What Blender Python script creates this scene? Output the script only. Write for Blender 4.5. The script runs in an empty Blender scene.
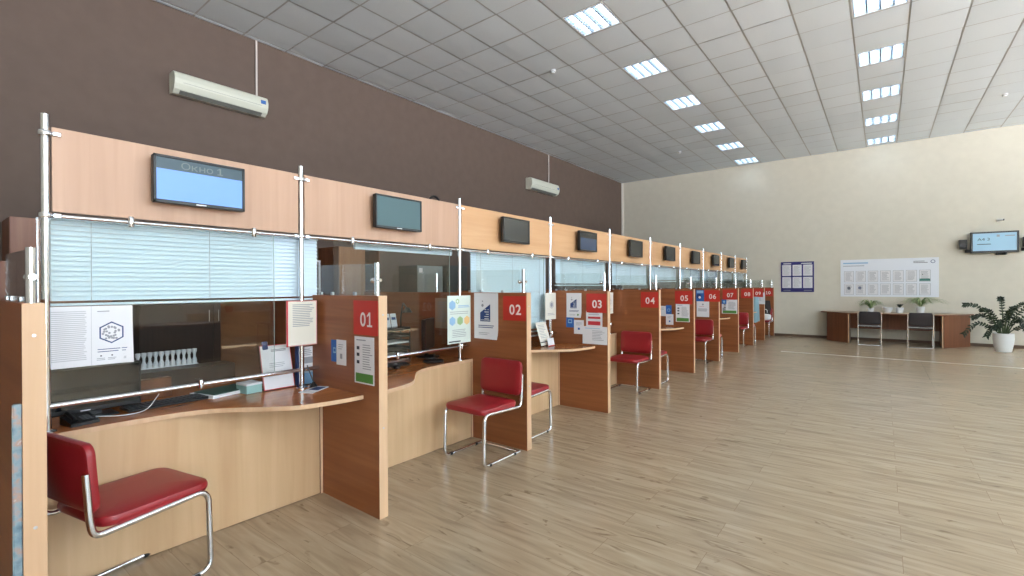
import bpy, bmesh, math, random
from mathutils import Vector, Matrix
random.seed(7)
PI = math.pi
SC = bpy.context.scene
COL = SC.collection

# ------------------------------------------------------------------ materials
def s2l(c):
    return tuple((x / 255 / 12.92) if x / 255 <= .04045 else ((x / 255 + .055) / 1.055) ** 2.4 for x in c)

def new_mat(name):
    m = bpy.data.materials.new(name); m.use_nodes = True
    nt = m.node_tree
    return m, nt, nt.nodes['Principled BSDF']

def plain(name, rgb, rough=.5, metal=0., spec=.5, emit=0., noise=0.):
    """flat coloured material; noise adds a slight procedural mottling of the colour"""
    m, nt, b = new_mat(name)
    c = s2l(rgb) + (1,)
    b.inputs['Base Color'].default_value = c
    b.inputs['Roughness'].default_value = rough
    b.inputs['Metallic'].default_value = metal
    b.inputs['Specular IOR Level'].default_value = spec
    if emit:
        b.inputs['Emission Color'].default_value = c
        b.inputs['Emission Strength'].default_value = emit
    if noise:
        tc = nt.nodes.new('ShaderNodeTexCoord'); n = nt.nodes.new('ShaderNodeTexNoise')
        n.inputs['Scale'].default_value = 6; n.inputs['Detail'].default_value = 5
        nt.links.new(tc.outputs['Object'], n.inputs['Vector'])
        r = nt.nodes.new('ShaderNodeValToRGB')
        r.color_ramp.elements[0].position = .3; r.color_ramp.elements[1].position = .7
        r.color_ramp.elements[0].color = tuple(x * (1 - noise) for x in c[:3]) + (1,)
        r.color_ramp.elements[1].color = tuple(min(1, x * (1 + noise)) for x in c[:3]) + (1,)
        nt.links.new(n.outputs['Fac'], r.inputs['Fac']); nt.links.new(r.outputs['Color'], b.inputs['Base Color'])
    return m

def wood(name, a, b_, grain='Z', rough=.38, fine=34., spec=.4):
    """laminate with long grain along one local axis"""
    m, nt, b = new_mat(name)
    N = nt.nodes.new; L = nt.links.new
    tc = N('ShaderNodeTexCoord'); oi = N('ShaderNodeObjectInfo')
    add = N('ShaderNodeVectorMath'); add.operation = 'MULTIPLY_ADD'
    cmb = N('ShaderNodeCombineXYZ')
    for i in range(3): L(oi.outputs['Random'], cmb.inputs[i])
    add.inputs[1].default_value = (13.7, 29.1, 7.3)
    L(cmb.outputs[0], add.inputs[0]); L(tc.outputs['Object'], add.inputs[2])
    mp = N('ShaderNodeMapping')
    s = {'X': (1.1, fine, fine), 'Y': (fine, 1.1, fine), 'Z': (fine, fine, 1.1)}[grain]
    mp.inputs['Scale'].default_value = s
    L(add.outputs[0], mp.inputs['Vector'])
    n1 = N('ShaderNodeTexNoise'); n1.inputs['Scale'].default_value = 1.; n1.inputs['Detail'].default_value = 4
    n1.inputs['Distortion'].default_value = .6
    L(mp.outputs[0], n1.inputs['Vector'])
    mp2 = N('ShaderNodeMapping'); mp2.inputs['Scale'].default_value = tuple(.16 * x for x in s)
    L(add.outputs[0], mp2.inputs['Vector'])
    n2 = N('ShaderNodeTexNoise'); n2.inputs['Scale'].default_value = 1.; n2.inputs['Detail'].default_value = 3
    n2.inputs['Distortion'].default_value = 1.2
    L(mp2.outputs[0], n2.inputs['Vector'])
    mx = N('ShaderNodeMath'); mx.operation = 'MULTIPLY_ADD'; mx.inputs[1].default_value = .45
    ml = N('ShaderNodeMath'); ml.operation = 'MULTIPLY'; ml.inputs[1].default_value = .55
    L(n2.outputs['Fac'], ml.inputs[0]); L(n1.outputs['Fac'], mx.inputs[0]); L(ml.outputs[0], mx.inputs[2])
    r = N('ShaderNodeValToRGB')
    r.color_ramp.elements[0].position = .33; r.color_ramp.elements[1].position = .67
    r.color_ramp.elements[0].color = s2l(a) + (1,); r.color_ramp.elements[1].color = s2l(b_) + (1,)
    L(mx.outputs[0], r.inputs['Fac']); L(r.outputs['Color'], b.inputs['Base Color'])
    b.inputs['Roughness'].default_value = rough
    b.inputs['Specular IOR Level'].default_value = spec
    return m

def glass_mat(name, tint=(235, 240, 238), ior=1.5, boost=0.):
    m = bpy.data.materials.new(name); m.use_nodes = True
    nt = m.node_tree; nt.nodes.clear(); N = nt.nodes.new; L = nt.links.new
    o = N('ShaderNodeOutputMaterial'); mix = N('ShaderNodeMixShader'); t = N('ShaderNodeBsdfTransparent'); g = N('ShaderNodeBsdfGlossy')
    lw = N('ShaderNodeLayerWeight'); lw.inputs['Blend'].default_value = .5
    pw = N('ShaderNodeMath'); pw.operation = 'POWER'; pw.inputs[1].default_value = 5.
    L(lw.outputs['Facing'], pw.inputs[0]); r0 = ((ior - 1) / (ior + 1)) ** 2
    f = N('ShaderNodeMath'); f.operation = 'MULTIPLY_ADD'; f.inputs[1].default_value = 1 - r0; f.inputs[2].default_value = r0 + boost
    L(pw.outputs[0], f.inputs[0])
    t.inputs['Color'].default_value = s2l(tint) + (1,)
    g.inputs['Roughness'].default_value = .0
    L(f.outputs[0], mix.inputs[0]); L(t.outputs[0], mix.inputs[1]); L(g.outputs[0], mix.inputs[2])
    L(mix.outputs[0], o.inputs[0])
    return m

def floor_mat():
    m, nt, b = new_mat('laminate_floor')
    N = nt.nodes.new; L = nt.links.new
    tc = N('ShaderNodeTexCoord')
    br = N('ShaderNodeTexBrick')
    br.offset = .37; br.offset_frequency = 2; br.squash = 1.
    br.inputs['Scale'].default_value = 1.
    br.inputs['Brick Width'].default_value = 1.29; br.inputs['Row Height'].default_value = .193
    br.inputs['Mortar Size'].default_value = .0012; br.inputs['Mortar Smooth'].default_value = .3
    br.inputs['Bias'].default_value = 0.
    br.inputs['Color1'].default_value = (0, 0, 0, 1); br.inputs['Color2'].default_value = (1, 1, 1, 1)
    br.inputs['Mortar'].default_value = (.5, .5, .5, 1)
    L(tc.outputs['Object'], br.inputs['Vector'])
    # shift the grain from board to board
    sh = N('ShaderNodeVectorMath'); sh.operation = 'MULTIPLY_ADD'; sh.inputs[1].default_value = (17.3, 9.1, 0)
    L(br.outputs['Color'], sh.inputs[0]); L(tc.outputs['Object'], sh.inputs[2])
    mp = N('ShaderNodeMapping'); mp.inputs['Scale'].default_value = (1.6, 15, 1)
    L(sh.outputs[0], mp.inputs['Vector'])
    n1 = N('ShaderNodeTexNoise'); n1.inputs['Scale'].default_value = 1.2; n1.inputs['Detail'].default_value = 7; n1.inputs['Distortion'].default_value = 1.
    L(mp.outputs[0], n1.inputs['Vector'])
    mp2 = N('ShaderNodeMapping'); mp2.inputs['Scale'].default_value = (3.6, 12, 1)
    L(sh.outputs[0], mp2.inputs['Vector'])
    n2 = N('ShaderNodeTexNoise'); n2.inputs['Scale'].default_value = 1.1; n2.inputs['Detail'].default_value = 3; n2.inputs['Distortion'].default_value = 1.5
    L(mp2.outputs[0], n2.inputs['Vector'])
    r = N('ShaderNodeValToRGB'); e = r.color_ramp.elements
    e[0].position = .22; e[0].color = s2l((146, 127, 104)) + (1,)
    e[1].position = .78; e[1].color = s2l((187, 169, 144)) + (1,)
    k = e.new(.5); k.color = s2l((170, 150, 124)) + (1,)
    L(n1.outputs['Fac'], r.inputs['Fac'])
    # dark knots and streaks
    kr = N('ShaderNodeValToRGB'); ke = kr.color_ramp.elements
    ke[0].position = .27; ke[0].color = (.5, .44, .38, 1); ke[1].position = .36; ke[1].color = (1, 1, 1, 1)
    L(n2.outputs['Fac'], kr.inputs['Fac'])
    mu = N('ShaderNodeMixRGB'); mu.blend_type = 'MULTIPLY'; mu.inputs['Fac'].default_value = .75
    L(r.outputs['Color'], mu.inputs['Color1']); L(kr.outputs['Color'], mu.inputs['Color2'])
    # board to board tone
    tr = N('ShaderNodeValToRGB'); te = tr.color_ramp.elements
    te[0].color = (.96, .96, .96, 1); te[1].color = (1.03, 1.03, 1.03, 1)
    L(br.outputs['Color'], tr.inputs['Fac'])
    mu2 = N('ShaderNodeMixRGB'); mu2.blend_type = 'MULTIPLY'; mu2.inputs['Fac'].default_value = 1.
    L(mu.outputs['Color'], mu2.inputs['Color1']); L(tr.outputs['Color'], mu2.inputs['Color2'])
    # seams
    mu3 = N('ShaderNodeMixRGB'); mu3.blend_type = 'MIX'; mu3.inputs['Color2'].default_value = s2l((138, 114, 90)) + (1,)
    L(br.outputs['Fac'], mu3.inputs['Fac']); L(mu2.outputs['Color'], mu3.inputs['Color1'])
    L(mu3.outputs['Color'], b.inputs['Base Color'])
    b.inputs['Roughness'].default_value = .23
    b.inputs['Specular IOR Level'].default_value = .5
    bp = N('ShaderNodeBump'); bp.inputs['Strength'].default_value = .06; bp.inputs['Distance'].default_value = .01
    L(n1.outputs['Fac'], bp.inputs['Height']); L(bp.outputs[0], b.inputs['Normal'])
    return m

def tile_mat():
    m, nt, b = new_mat('mineral_ceiling_tile')
    N = nt.nodes.new; L = nt.links.new
    tc = N('ShaderNodeTexCoord')
    v = N('ShaderNodeTexVoronoi'); v.inputs['Scale'].default_value = 1 / .6
    mp = N('ShaderNodeMapping'); mp.inputs['Location'].default_value = (0, 0, 0)
    fl = N('ShaderNodeVectorMath'); fl.operation = 'FLOOR'
    sc = N('ShaderNodeVectorMath'); sc.operation = 'SCALE'; sc.inputs['Scale'].default_value = 1 / .6
    L(tc.outputs['Object'], sc.inputs[0]); L(sc.outputs[0], fl.inputs[0])
    wn = N('ShaderNodeTexWhiteNoise'); wn.noise_dimensions = '2D'; L(fl.outputs[0], wn.inputs['Vector'])
    n = N('ShaderNodeTexNoise'); n.inputs['Scale'].default_value = 60; n.inputs['Detail'].default_value = 3
    L(tc.outputs['Object'], n.inputs['Vector'])
    mx = N('ShaderNodeMath'); mx.operation = 'MULTIPLY_ADD'; mx.inputs[1].default_value = .5
    ml = N('ShaderNodeMath'); ml.operation = 'MULTIPLY'; ml.inputs[1].default_value = .5
    L(n.outputs['Fac'], ml.inputs[0]); L(wn.outputs['Value'], mx.inputs[0]); L(ml.outputs[0], mx.inputs[2])
    r = N('ShaderNodeValToRGB'); e = r.color_ramp.elements
    e[0].color = s2l((226, 234, 241)) + (1,); e[1].color = s2l((235, 242, 249)) + (1,)
    L(mx.outputs[0], r.inputs['Fac']); L(r.outputs['Color'], b.inputs['Base Color'])
    b.inputs['Roughness'].default_value = .9; b.inputs['Specular IOR Level'].default_value = .15
    return m

M = {}
M['floor'] = floor_mat()
M['tile'] = tile_mat()
M['grid'] = plain('ceiling_grid_grey', (196, 197, 200), .6)
M['brown_wall'] = plain('brown_paint', (98, 83, 75), .7, noise=.05, spec=.3)
M['cream_wall'] = plain('cream_paint', (212, 207, 193), .55, noise=.025, spec=.35)
M['white_trim'] = plain('white_trim', (225, 222, 215), .5)
M['baseboard'] = plain('brown_baseboard', (96, 74, 58), .45)
M['cherry'] = wood('cherry_laminate_upright', (122, 62, 36), (150, 86, 52), 'Z', .34)
M['cherry_x'] = wood('cherry_laminate', (126, 72, 42), (157, 98, 60), 'X', .34, 26)
M['beech'] = wood('beech_laminate', (180, 144, 120), (196, 160, 136), 'Z', .42, 22)
M['beech_y'] = wood('beech_laminate_lengthwise', (197, 150, 107), (211, 168, 126), 'Y', .42, 26)
M['beech_edge'] = wood('beech_edging', (198, 160, 126), (214, 180, 146), 'Z', .42, 30)
M['oak_front'] = wood('light_beech_front', (191, 156, 118), (209, 176, 138), 'Z', .4, 18)
M['counter'] = wood('cherry_worktop', (150, 88, 46), (182, 118, 70), 'Y', .2, 24, .5)
M['walnut'] = wood('walnut_laminate', (102, 60, 39), (130, 81, 53), 'Z', .4, 26)
M['walnut_light'] = wood('light_walnut_laminate', (134, 92, 74), (156, 112, 92), 'Z', .4, 26)
M['walnut_mid'] = wood('golden_walnut_laminate', (150, 100, 62), (172, 122, 80), 'Z', .4, 26)
M['walnut_x'] = wood('walnut_top', (150, 118, 92), (178, 146, 118), 'X', .35, 26)
M['dark_wood'] = wood('dark_cabinet', (46, 32, 26), (62, 44, 36), 'Z', .4)
M['chrome'] = plain('chrome', (225, 226, 230), .12, 1.)
M['steel'] = plain('brushed_steel', (190, 192, 196), .3, 1.)
M['red_vinyl'] = plain('red_vinyl', (143, 29, 36), .38, spec=.5, noise=.04)
M['black_vinyl'] = plain('black_fabric', (42, 33, 33), .7)
M['black'] = plain('black_plastic', (20, 20, 22), .35)
M['black_matte'] = plain('black_rubber', (14, 14, 15), .7)
M['dark_grey'] = plain('dark_grey_plastic', (60, 62, 66), .45)
M['screen_off'] = plain('dark_screen', (12, 20, 26), .06, spec=.8)
M['screen_teal'] = plain('grey_green_screen', (74, 100, 104), .3, spec=.25)
M['screen_blue'] = plain('lit_screen_blue', (104, 146, 222), .35, emit=.33)
M['screen_dim'] = plain('lit_screen_dim_blue', (50, 66, 92), .2, emit=.1)
M['screen_head'] = plain('lit_screen_slate', (50, 70, 80), .35, emit=.2)
M['screen_text'] = plain('lit_screen_grey_text', (92, 104, 106), .4, emit=.15)
M['screen_tv'] = plain('lit_screen_pale', (128, 164, 186), .35, emit=.42)
M['paper'] = plain('white_paper', (226, 226, 230), .75)
M['paper_warm'] = plain('ivory_paper', (226, 222, 210), .75)
M['paper_mint'] = plain('pale_mint_paper', (218, 230, 222), .7)
M['ink'] = plain('grey_print', (150, 152, 160), .8)
M['ink_pale'] = plain('pale_grey_print', (190, 190, 194), .8)
M['ink_dark'] = plain('dark_print', (52, 54, 66), .8)
M['navy'] = plain('navy_print', (36, 62, 116), .7)
M['blue_card'] = plain('blue_print', (40, 96, 170), .6)
M['green_print'] = plain('green_print', (84, 140, 62), .7)
M['red_print'] = plain('red_print', (196, 52, 62), .7)
M['sign_red'] = plain('sign_red', (192, 48, 36), .45)
M['sign_white'] = plain('sign_white', (236, 226, 222), .5)
M['hex_blue'] = plain('hex_blue', (146, 186, 218), .7)
M['hex_green'] = plain('hex_green', (156, 188, 136), .7)
M['hex_orange'] = plain('hex_orange', (232, 196, 136), .7)
M['blind'] = plain('white_blind_slat', (226, 243, 254), .5)
M['ac_white'] = plain('ac_white', (206, 208, 195), .4)
M['ac_grey'] = plain('ac_vent_grey', (110, 112, 108), .6)
M['pipe'] = plain('white_conduit', (214, 204, 200), .5)
M['tube_light'] = plain('fluorescent_tube', (246, 252, 255), .5, emit=9.)
M['reflector'] = plain('lamp_reflector', (196, 212, 226), .25, metal=.6)
M['lamp_white'] = plain('lamp_housing_white', (230, 232, 235), .5)
M['board_blue'] = plain('board_indigo', (44, 42, 112), .5)
M['board_white'] = plain('board_white', (228, 232, 240), .45)
M['pot_white'] = plain('white_glazed_pot', (226, 230, 232), .35)
M['soil'] = plain('potting_soil', (60, 46, 36), .9)
M['leaf_dark'] = plain('dark_green_leaf', (34, 50, 32), .4, noise=.3)
M['leaf'] = plain('green_leaf', (104, 132, 72), .5, noise=.25)
M['leaf_pale'] = plain('pale_green_leaf', (176, 190, 138), .5, noise=.2)
M['stem'] = plain('green_stem', (64, 82, 48), .5)
M['metal_grey'] = plain('grey_metal_cabinet', (138, 148, 150), .5)
M['metal_dgrey'] = plain('dark_metal_cabinet', (70, 74, 72), .5)
M['glass'] = glass_mat('clear_glass', (250, 252, 251), 1.52, .01)
M['glass_edge'] = plain('polished_glass_edge', (150, 168, 162), .25)
M['acrylic'] = glass_mat('clear_acrylic', (240, 244, 246), 1.45)
M['pane'] = glass_mat('window_pane', (248, 250, 250), 1.45)
M['cloth_blue'] = plain('light_blue_cloth', (150, 186, 200), .85)
M['cloth_white'] = plain('white_cloth', (224, 226, 228), .85)
M['cream_shade'] = plain('cream_lampshade', (196, 158, 90), .8)
M['terracotta'] = plain('red_pot', (170, 60, 44), .6)
M['teal_box'] = plain('pale_teal_carton', (150, 190, 186), .7)
M['book_green'] = plain('dark_green_cover', (40, 74, 66), .6)
def mottled():
    m, nt, b = new_mat('mottled_leaflet_print')
    N = nt.nodes.new; L = nt.links.new
    tc = N('ShaderNodeTexCoord'); n = N('ShaderNodeTexNoise'); n.inputs['Scale'].default_value = 26; n.inputs['Detail'].default_value = 4
    L(tc.outputs['Object'], n.inputs['Vector'])
    r = N('ShaderNodeValToRGB'); e = r.color_ramp.elements
    e[0].position = .3; e[0].color = s2l((84, 110, 124)) + (1,)
    e[1].position = .72; e[1].color = s2l((196, 200, 204)) + (1,)
    k = e.new(.5); k.color = s2l((130, 150, 160)) + (1,)
    k = e.new(.64); k.color = s2l((176, 140, 122)) + (1,)
    L(n.outputs['Fac'], r.inputs['Fac']); L(r.outputs['Color'], b.inputs['Base Color'])
    b.inputs['Roughness'].default_value = .4
    return m
M['mottled'] = mottled()

# ------------------------------------------------------------------ mesh helpers
def fillet(pts, r, n=6, closed=False):
    pts = [Vector(p) for p in pts]; out = []; L = len(pts)
    for i, p in enumerate(pts):
        if not closed and i in (0, L - 1): out.append(p); continue
        a = pts[i - 1] - p; b = pts[(i + 1) % L] - p
        ri = r[i] if isinstance(r, (list, tuple)) else r
        la, lb = a.length, b.length
        ang = a.angle(b)
        if ri <= 0 or ang > PI - .01: out.append(p); continue
        d = min(ri / math.tan(ang / 2), la * .49, lb * .49)
        s = p + a.normalized() * d; e = p + b.normalized() * d
        for k in range(n + 1):
            t = k / n
            out.append((1 - t) ** 2 * s + 2 * t * (1 - t) * p + t * t * e)
    return out

def smooth_curve(pts, n=6):
    pts = [Vector(p) for p in pts]; out = []
    for i in range(len(pts) - 1):
        p0 = pts[max(i - 1, 0)]; p1 = pts[i]; p2 = pts[i + 1]; p3 = pts[min(i + 2, len(pts) - 1)]
        for k in range(n):
            t = k / n
            out.append(.5 * ((2 * p1) + (-p0 + p2) * t + (2 * p0 - 5 * p1 + 4 * p2 - p3) * t * t + (-p0 + 3 * p1 - 3 * p2 + p3) * t ** 3))
    out.append(pts[-1]); return out

_txt = {}
def number_geo(s):
    """digits set one by one, with a footed 1"""
    vs, fs, x = [], [], 0.
    low = {'к': .74, 'н': .74, 'о': .75}
    for c in s:
        if c == ' ': x += .3; continue
        if c == 'н':
            q = [(0, 0), (.16, 0), (.16, 1), (0, 1), (.64, 0), (.8, 0), (.8, 1), (.64, 1), (.16, .42), (.64, .42), (.64, .57), (.16, .57)]
            v, f, w = q, [(0, 1, 2, 3), (4, 5, 6, 7), (8, 9, 10, 11)], .8
        elif c == '1':
            q = [(0, .76), (.24, 1), (.40, 1), (.40, .13), (.60, .13), (.60, 0), (.02, 0), (.02, .13), (.24, .13), (.24, .80), (0, .66)]
            v, f, w = q, [(3, 4, 5, 6, 7, 8), (1, 2, 3, 8, 9), (0, 1, 9, 10)], .60
        else: v, f, w = text_geo(c + '')
        k_ = low.get(c, 1.); v = [(a * k_, b * k_) for a, b in v]; w *= k_
        o = len(vs); vs = vs + [(a + x, b) for a, b in v]; fs = fs + [tuple(o + i for i in k) for k in f]; x += w + .13
    return vs, fs, x - .13
def text_geo(s):
    if len(s) > 1 and ('1' in s or s.isdigit()): return number_geo(s)
    if s not in _txt:
        cu = bpy.data.curves.new('lettering', 'FONT'); cu.body = s; cu.resolution_u = 4; cu.offset = .018 if s.isdigit() else 0
        o = bpy.data.objects.new('lettering', cu); COL.objects.link(o)
        bpy.context.view_layer.update()
        me = bpy.data.meshes.new_from_object(o.evaluated_get(bpy.context.evaluated_depsgraph_get()))
        vs = [v.co.xy.copy() for v in me.vertices]; fs = [tuple(p.vertices) for p in me.polygons]
        bpy.data.objects.remove(o); bpy.data.meshes.remove(me); bpy.data.curves.remove(cu)
        if vs:
            x0 = min(v.x for v in vs); x1 = max(v.x for v in vs); y0 = min(v.y for v in vs); y1 = max(v.y for v in vs)
            vs = [((v.x - x0) / (y1 - y0), (v.y - y0) / (y1 - y0)) for v in vs]
            _txt[s] = (vs, fs, (x1 - x0) / (y1 - y0))
        else: _txt[s] = ([], [], 1)
    return _txt[s]

class MB:
    def __init__(s, *mats): s.v = []; s.f = []; s.m = []; s.sm = []; s.mats = list(mats); s.cur = 0; s.ink = set()
    def use(s, mat):
        if mat not in s.mats: s.mats.append(mat)
        s.cur = s.mats.index(mat); return s
    def add(s, vs, fs, smooth=False, xf=None):
        o = len(s.v)
        s.v += [(xf @ Vector(v) if xf else Vector(v)) for v in vs]
        for f in fs: s.f.append(tuple(o + i for i in f)); s.m.append(s.cur); s.sm.append(smooth)
        return s
    def box(s, x0, x1, y0, y1, z0, z1, b=0., xf=None):
        if x0 > x1: x0, x1 = x1, x0
        if y0 > y1: y0, y1 = y1, y0
        if z0 > z1: z0, z1 = z1, z0
        b = min(b, (x1 - x0) * .45, (y1 - y0) * .45, (z1 - z0) * .45)
        if b <= 0:
            vs = [(x, y, z) for z in (z0, z1) for y in (y0, y1) for x in (x0, x1)]
            return s.add(vs, [(0, 2, 3, 1), (4, 5, 7, 6), (0, 1, 5, 4), (2, 6, 7, 3), (0, 4, 6, 2), (1, 3, 7, 5)], xf=xf)
        vs = []; idx = {}
        X = (x0, x1); Y = (y0, y1); Z = (z0, z1)
        for i in (0, 1):
            for j in (0, 1):
                for k in (0, 1):
                    sx = b if i == 0 else -b; sy = b if j == 0 else -b; sz = b if k == 0 else -b
                    for ax in range(3):
                        p = [X[i] + sx, Y[j] + sy, Z[k] + sz]; p[ax] = (X[i], Y[j], Z[k])[ax]
                        idx[i, j, k, ax] = len(vs); vs.append(tuple(p))
        fs = []
        for i in (0, 1): fs.append([idx[i, j, k, 0] for j, k in ((0, 0), (1, 0), (1, 1), (0, 1))])
        for j in (0, 1): fs.append([idx[i, j, k, 1] for i, k in ((0, 0), (1, 0), (1, 1), (0, 1))])
        for k in (0, 1): fs.append([idx[i, j, k, 2] for i, j in ((0, 0), (1, 0), (1, 1), (0, 1))])
        for i in (0, 1):
            for j in (0, 1):
                fs.append([idx[i, j, 0, 0], idx[i, j, 1, 0], idx[i, j, 1, 1], idx[i, j, 0, 1]])
                fs.append([idx[i, 0, j, 0], idx[i, 1, j, 0], idx[i, 1, j, 2], idx[i, 0, j, 2]])
                fs.append([idx[0, i, j, 1], idx[1, i, j, 1], idx[1, i, j, 2], idx[0, i, j, 2]])
                for k in (0, 1): fs.append([idx[i, j, k, a] for a in range(3)])
        return s.add(vs, fs, xf=xf)
    def tube(s, pts, r, seg=10, caps=True, closed=False, xf=None):
        pts = [Vector(p) for p in pts]
        rs = r if isinstance(r, (list, tuple)) else [r] * len(pts)
        vs = []; n = len(pts); u = None
        for i, p in enumerate(pts):
            a = pts[i - 1] if (i > 0 or closed) else p; b = pts[(i + 1) % n] if (i < n - 1 or closed) else p
            t = (b - a).normalized()
            if u is None:
                u = t.orthogonal().normalized()
            u = (u - t * u.dot(t)).normalized(); w = t.cross(u)
            for k in range(seg):
                c = 2 * PI * k / seg
                vs.append(p + rs[i] * (math.cos(c) * u + math.sin(c) * w))
        fs = []
        for i in range(n if closed else n - 1):
            for k in range(seg):
                a = i * seg + k; b = i * seg + (k + 1) % seg; c = ((i + 1) % n) * seg
                fs.append((a, b, c + (k + 1) % seg, c + k))
        s.add(vs, fs, True, xf)
        if caps and not closed: s.add([vs[i] for i in range(seg)] , [tuple(range(seg))], False, xf); s.add(vs[-seg:], [tuple(range(seg))], False, xf)
        return s
    def lathe(s, prof, cx=0, cy=0, seg=20, axis='Z', xf=None):
        vs = []; n = len(prof)
        for r, z in prof:
            for k in range(seg):
                c = 2 * PI * k / seg; a, b = r * math.cos(c), r * math.sin(c)
                vs.append({'Z': (cx + a, cy + b, z), 'Y': (cx + a, z, cy + b), 'X': (z, cx + a, cy + b)}[axis])
        fs = [(i * seg + k, i * seg + (k + 1) % seg, (i + 1) * seg + (k + 1) % seg, (i + 1) * seg + k) for i in range(n - 1) for k in range(seg)]
        s.add(vs, fs, True, xf)
        for i in (0, n - 1):
            if prof[i][0] > 1e-6: s.add(vs[i * seg:(i + 1) * seg], [tuple(range(seg))], False, xf)
        return s
    def prism(s, poly, z0, z1, axis='Z', side=None, smooth=False, xf=None):
        """polygon (a,b) extruded along an axis; side: material of the rim"""
        n = len(poly); mk = {'Z': lambda a, b, c: (a, b, c), 'X': lambda a, b, c: (c, a, b), 'Y': lambda a, b, c: (a, c, b)}[axis]
        lo = [mk(p[0], p[1], z0) for p in poly]; hi = [mk(p[0], p[1], z1) for p in poly]
        s.add(lo, [tuple(range(n))], xf=xf); s.add(hi, [tuple(range(n))], xf=xf)
        c = s.cur
        if side: s.use(side)
        s.add(lo + hi, [(i, (i + 1) % n, n + (i + 1) % n, n + i) for i in range(n)], smooth, xf)
        s.cur = c; return s
    def cushion(s, w, d, h, rc=.06, re=.014, bulge=.008, xf=None):
        """soft rounded pad: w along x, d along y, height h"""
        def ring(inset, z):
            a, b = w / 2 - inset, d / 2 - inset; r = max(rc - inset, .004); out = []
            for cx, cy, a0 in ((a - r, b - r, 0), (-a + r, b - r, 90), (-a + r, -b + r, 180), (a - r, -b + r, 270)):
                for k in range(6):
                    t = math.radians(a0 + 90 * k / 5); out.append((cx + r * math.cos(t), cy + r * math.sin(t), z))
            return out
        rings = [ring(re, 0), ring(re * .3, re * .3), ring(0, re), ring(0, h - re), ring(re * .3, h - re * .3), ring(re, h), ring(re + .05, h + bulge * .7), ring(re + .12, h + bulge)]
        n = 24; vs = [p for r in rings for p in r]
        fs = [(i * n + k, i * n + (k + 1) % n, (i + 1) * n + (k + 1) % n, (i + 1) * n + k) for i in range(len(rings) - 1) for k in range(n)]
        fs += [tuple(range(n)), tuple((len(rings) - 1) * n + k for k in range(n))]
        return s.add(vs, fs, True, xf)
    def ball(s, c, r, seg=10, sz=1., xf=None):
        return s.lathe([(max(r * math.sin(PI * i / 6), 1e-7), c[2] - sz * r * math.cos(PI * i / 6)) for i in range(7)], c[0], c[1], seg, xf=xf)
    def build(s, name, parent=None, loc=None, rot=None):
        me = bpy.data.meshes.new(name)
        me.from_pydata([tuple(v) for v in s.v], [], s.f)
        for m in s.mats: me.materials.append(m)
        me.polygons.foreach_set('material_index', s.m); me.polygons.foreach_set('use_smooth', s.sm)
        bm = bmesh.new(); bm.from_mesh(me)
        bmesh.ops.remove_doubles(bm, verts=bm.verts, dist=1e-5)
        bmesh.ops.recalc_face_normals(bm, faces=[f for f in bm.faces if not f.material_index in s.ink])
        bm.to_mesh(me); bm.free(); me.update()
        try: me.set_sharp_from_angle(angle=math.radians(42))
        except Exception: pass
        o = bpy.data.objects.new(name, me); COL.objects.link(o)
        if parent: o.parent = parent
        if loc is not None: o.location = loc
        if rot is not None: o.rotation_euler = rot
        return o

def tag(o, label, cat, group=None, kind=None):
    o['label'] = label; o['category'] = cat
    if group: o['group'] = group
    if kind: o['kind'] = kind
    return o
def thing(name, label, cat, loc=(0, 0, 0), rz=0., group=None):
    o = bpy.data.objects.new(name, None); COL.objects.link(o)
    o.empty_display_size = .1; o.location = loc; o.rotation_euler = (0, 0, rz)
    return tag(o, label, cat, group)
def struct(o, label=None, cat=None):
    o['kind'] = 'structure'
    if label: o['label'] = label
    if cat: o['category'] = cat
    return o
def dup(root, loc, rz, label, group=None):
    r = root.copy(); COL.objects.link(r); r.location = loc; r.rotation_euler = (0, 0, rz); r['label'] = label
    if group: r['group'] = group
    for ch in list(root.children):
        c = ch.copy(); COL.objects.link(c); c.parent = r
        for g in list(ch.children):
            d = g.copy(); COL.objects.link(d); d.parent = c
    return r

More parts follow.
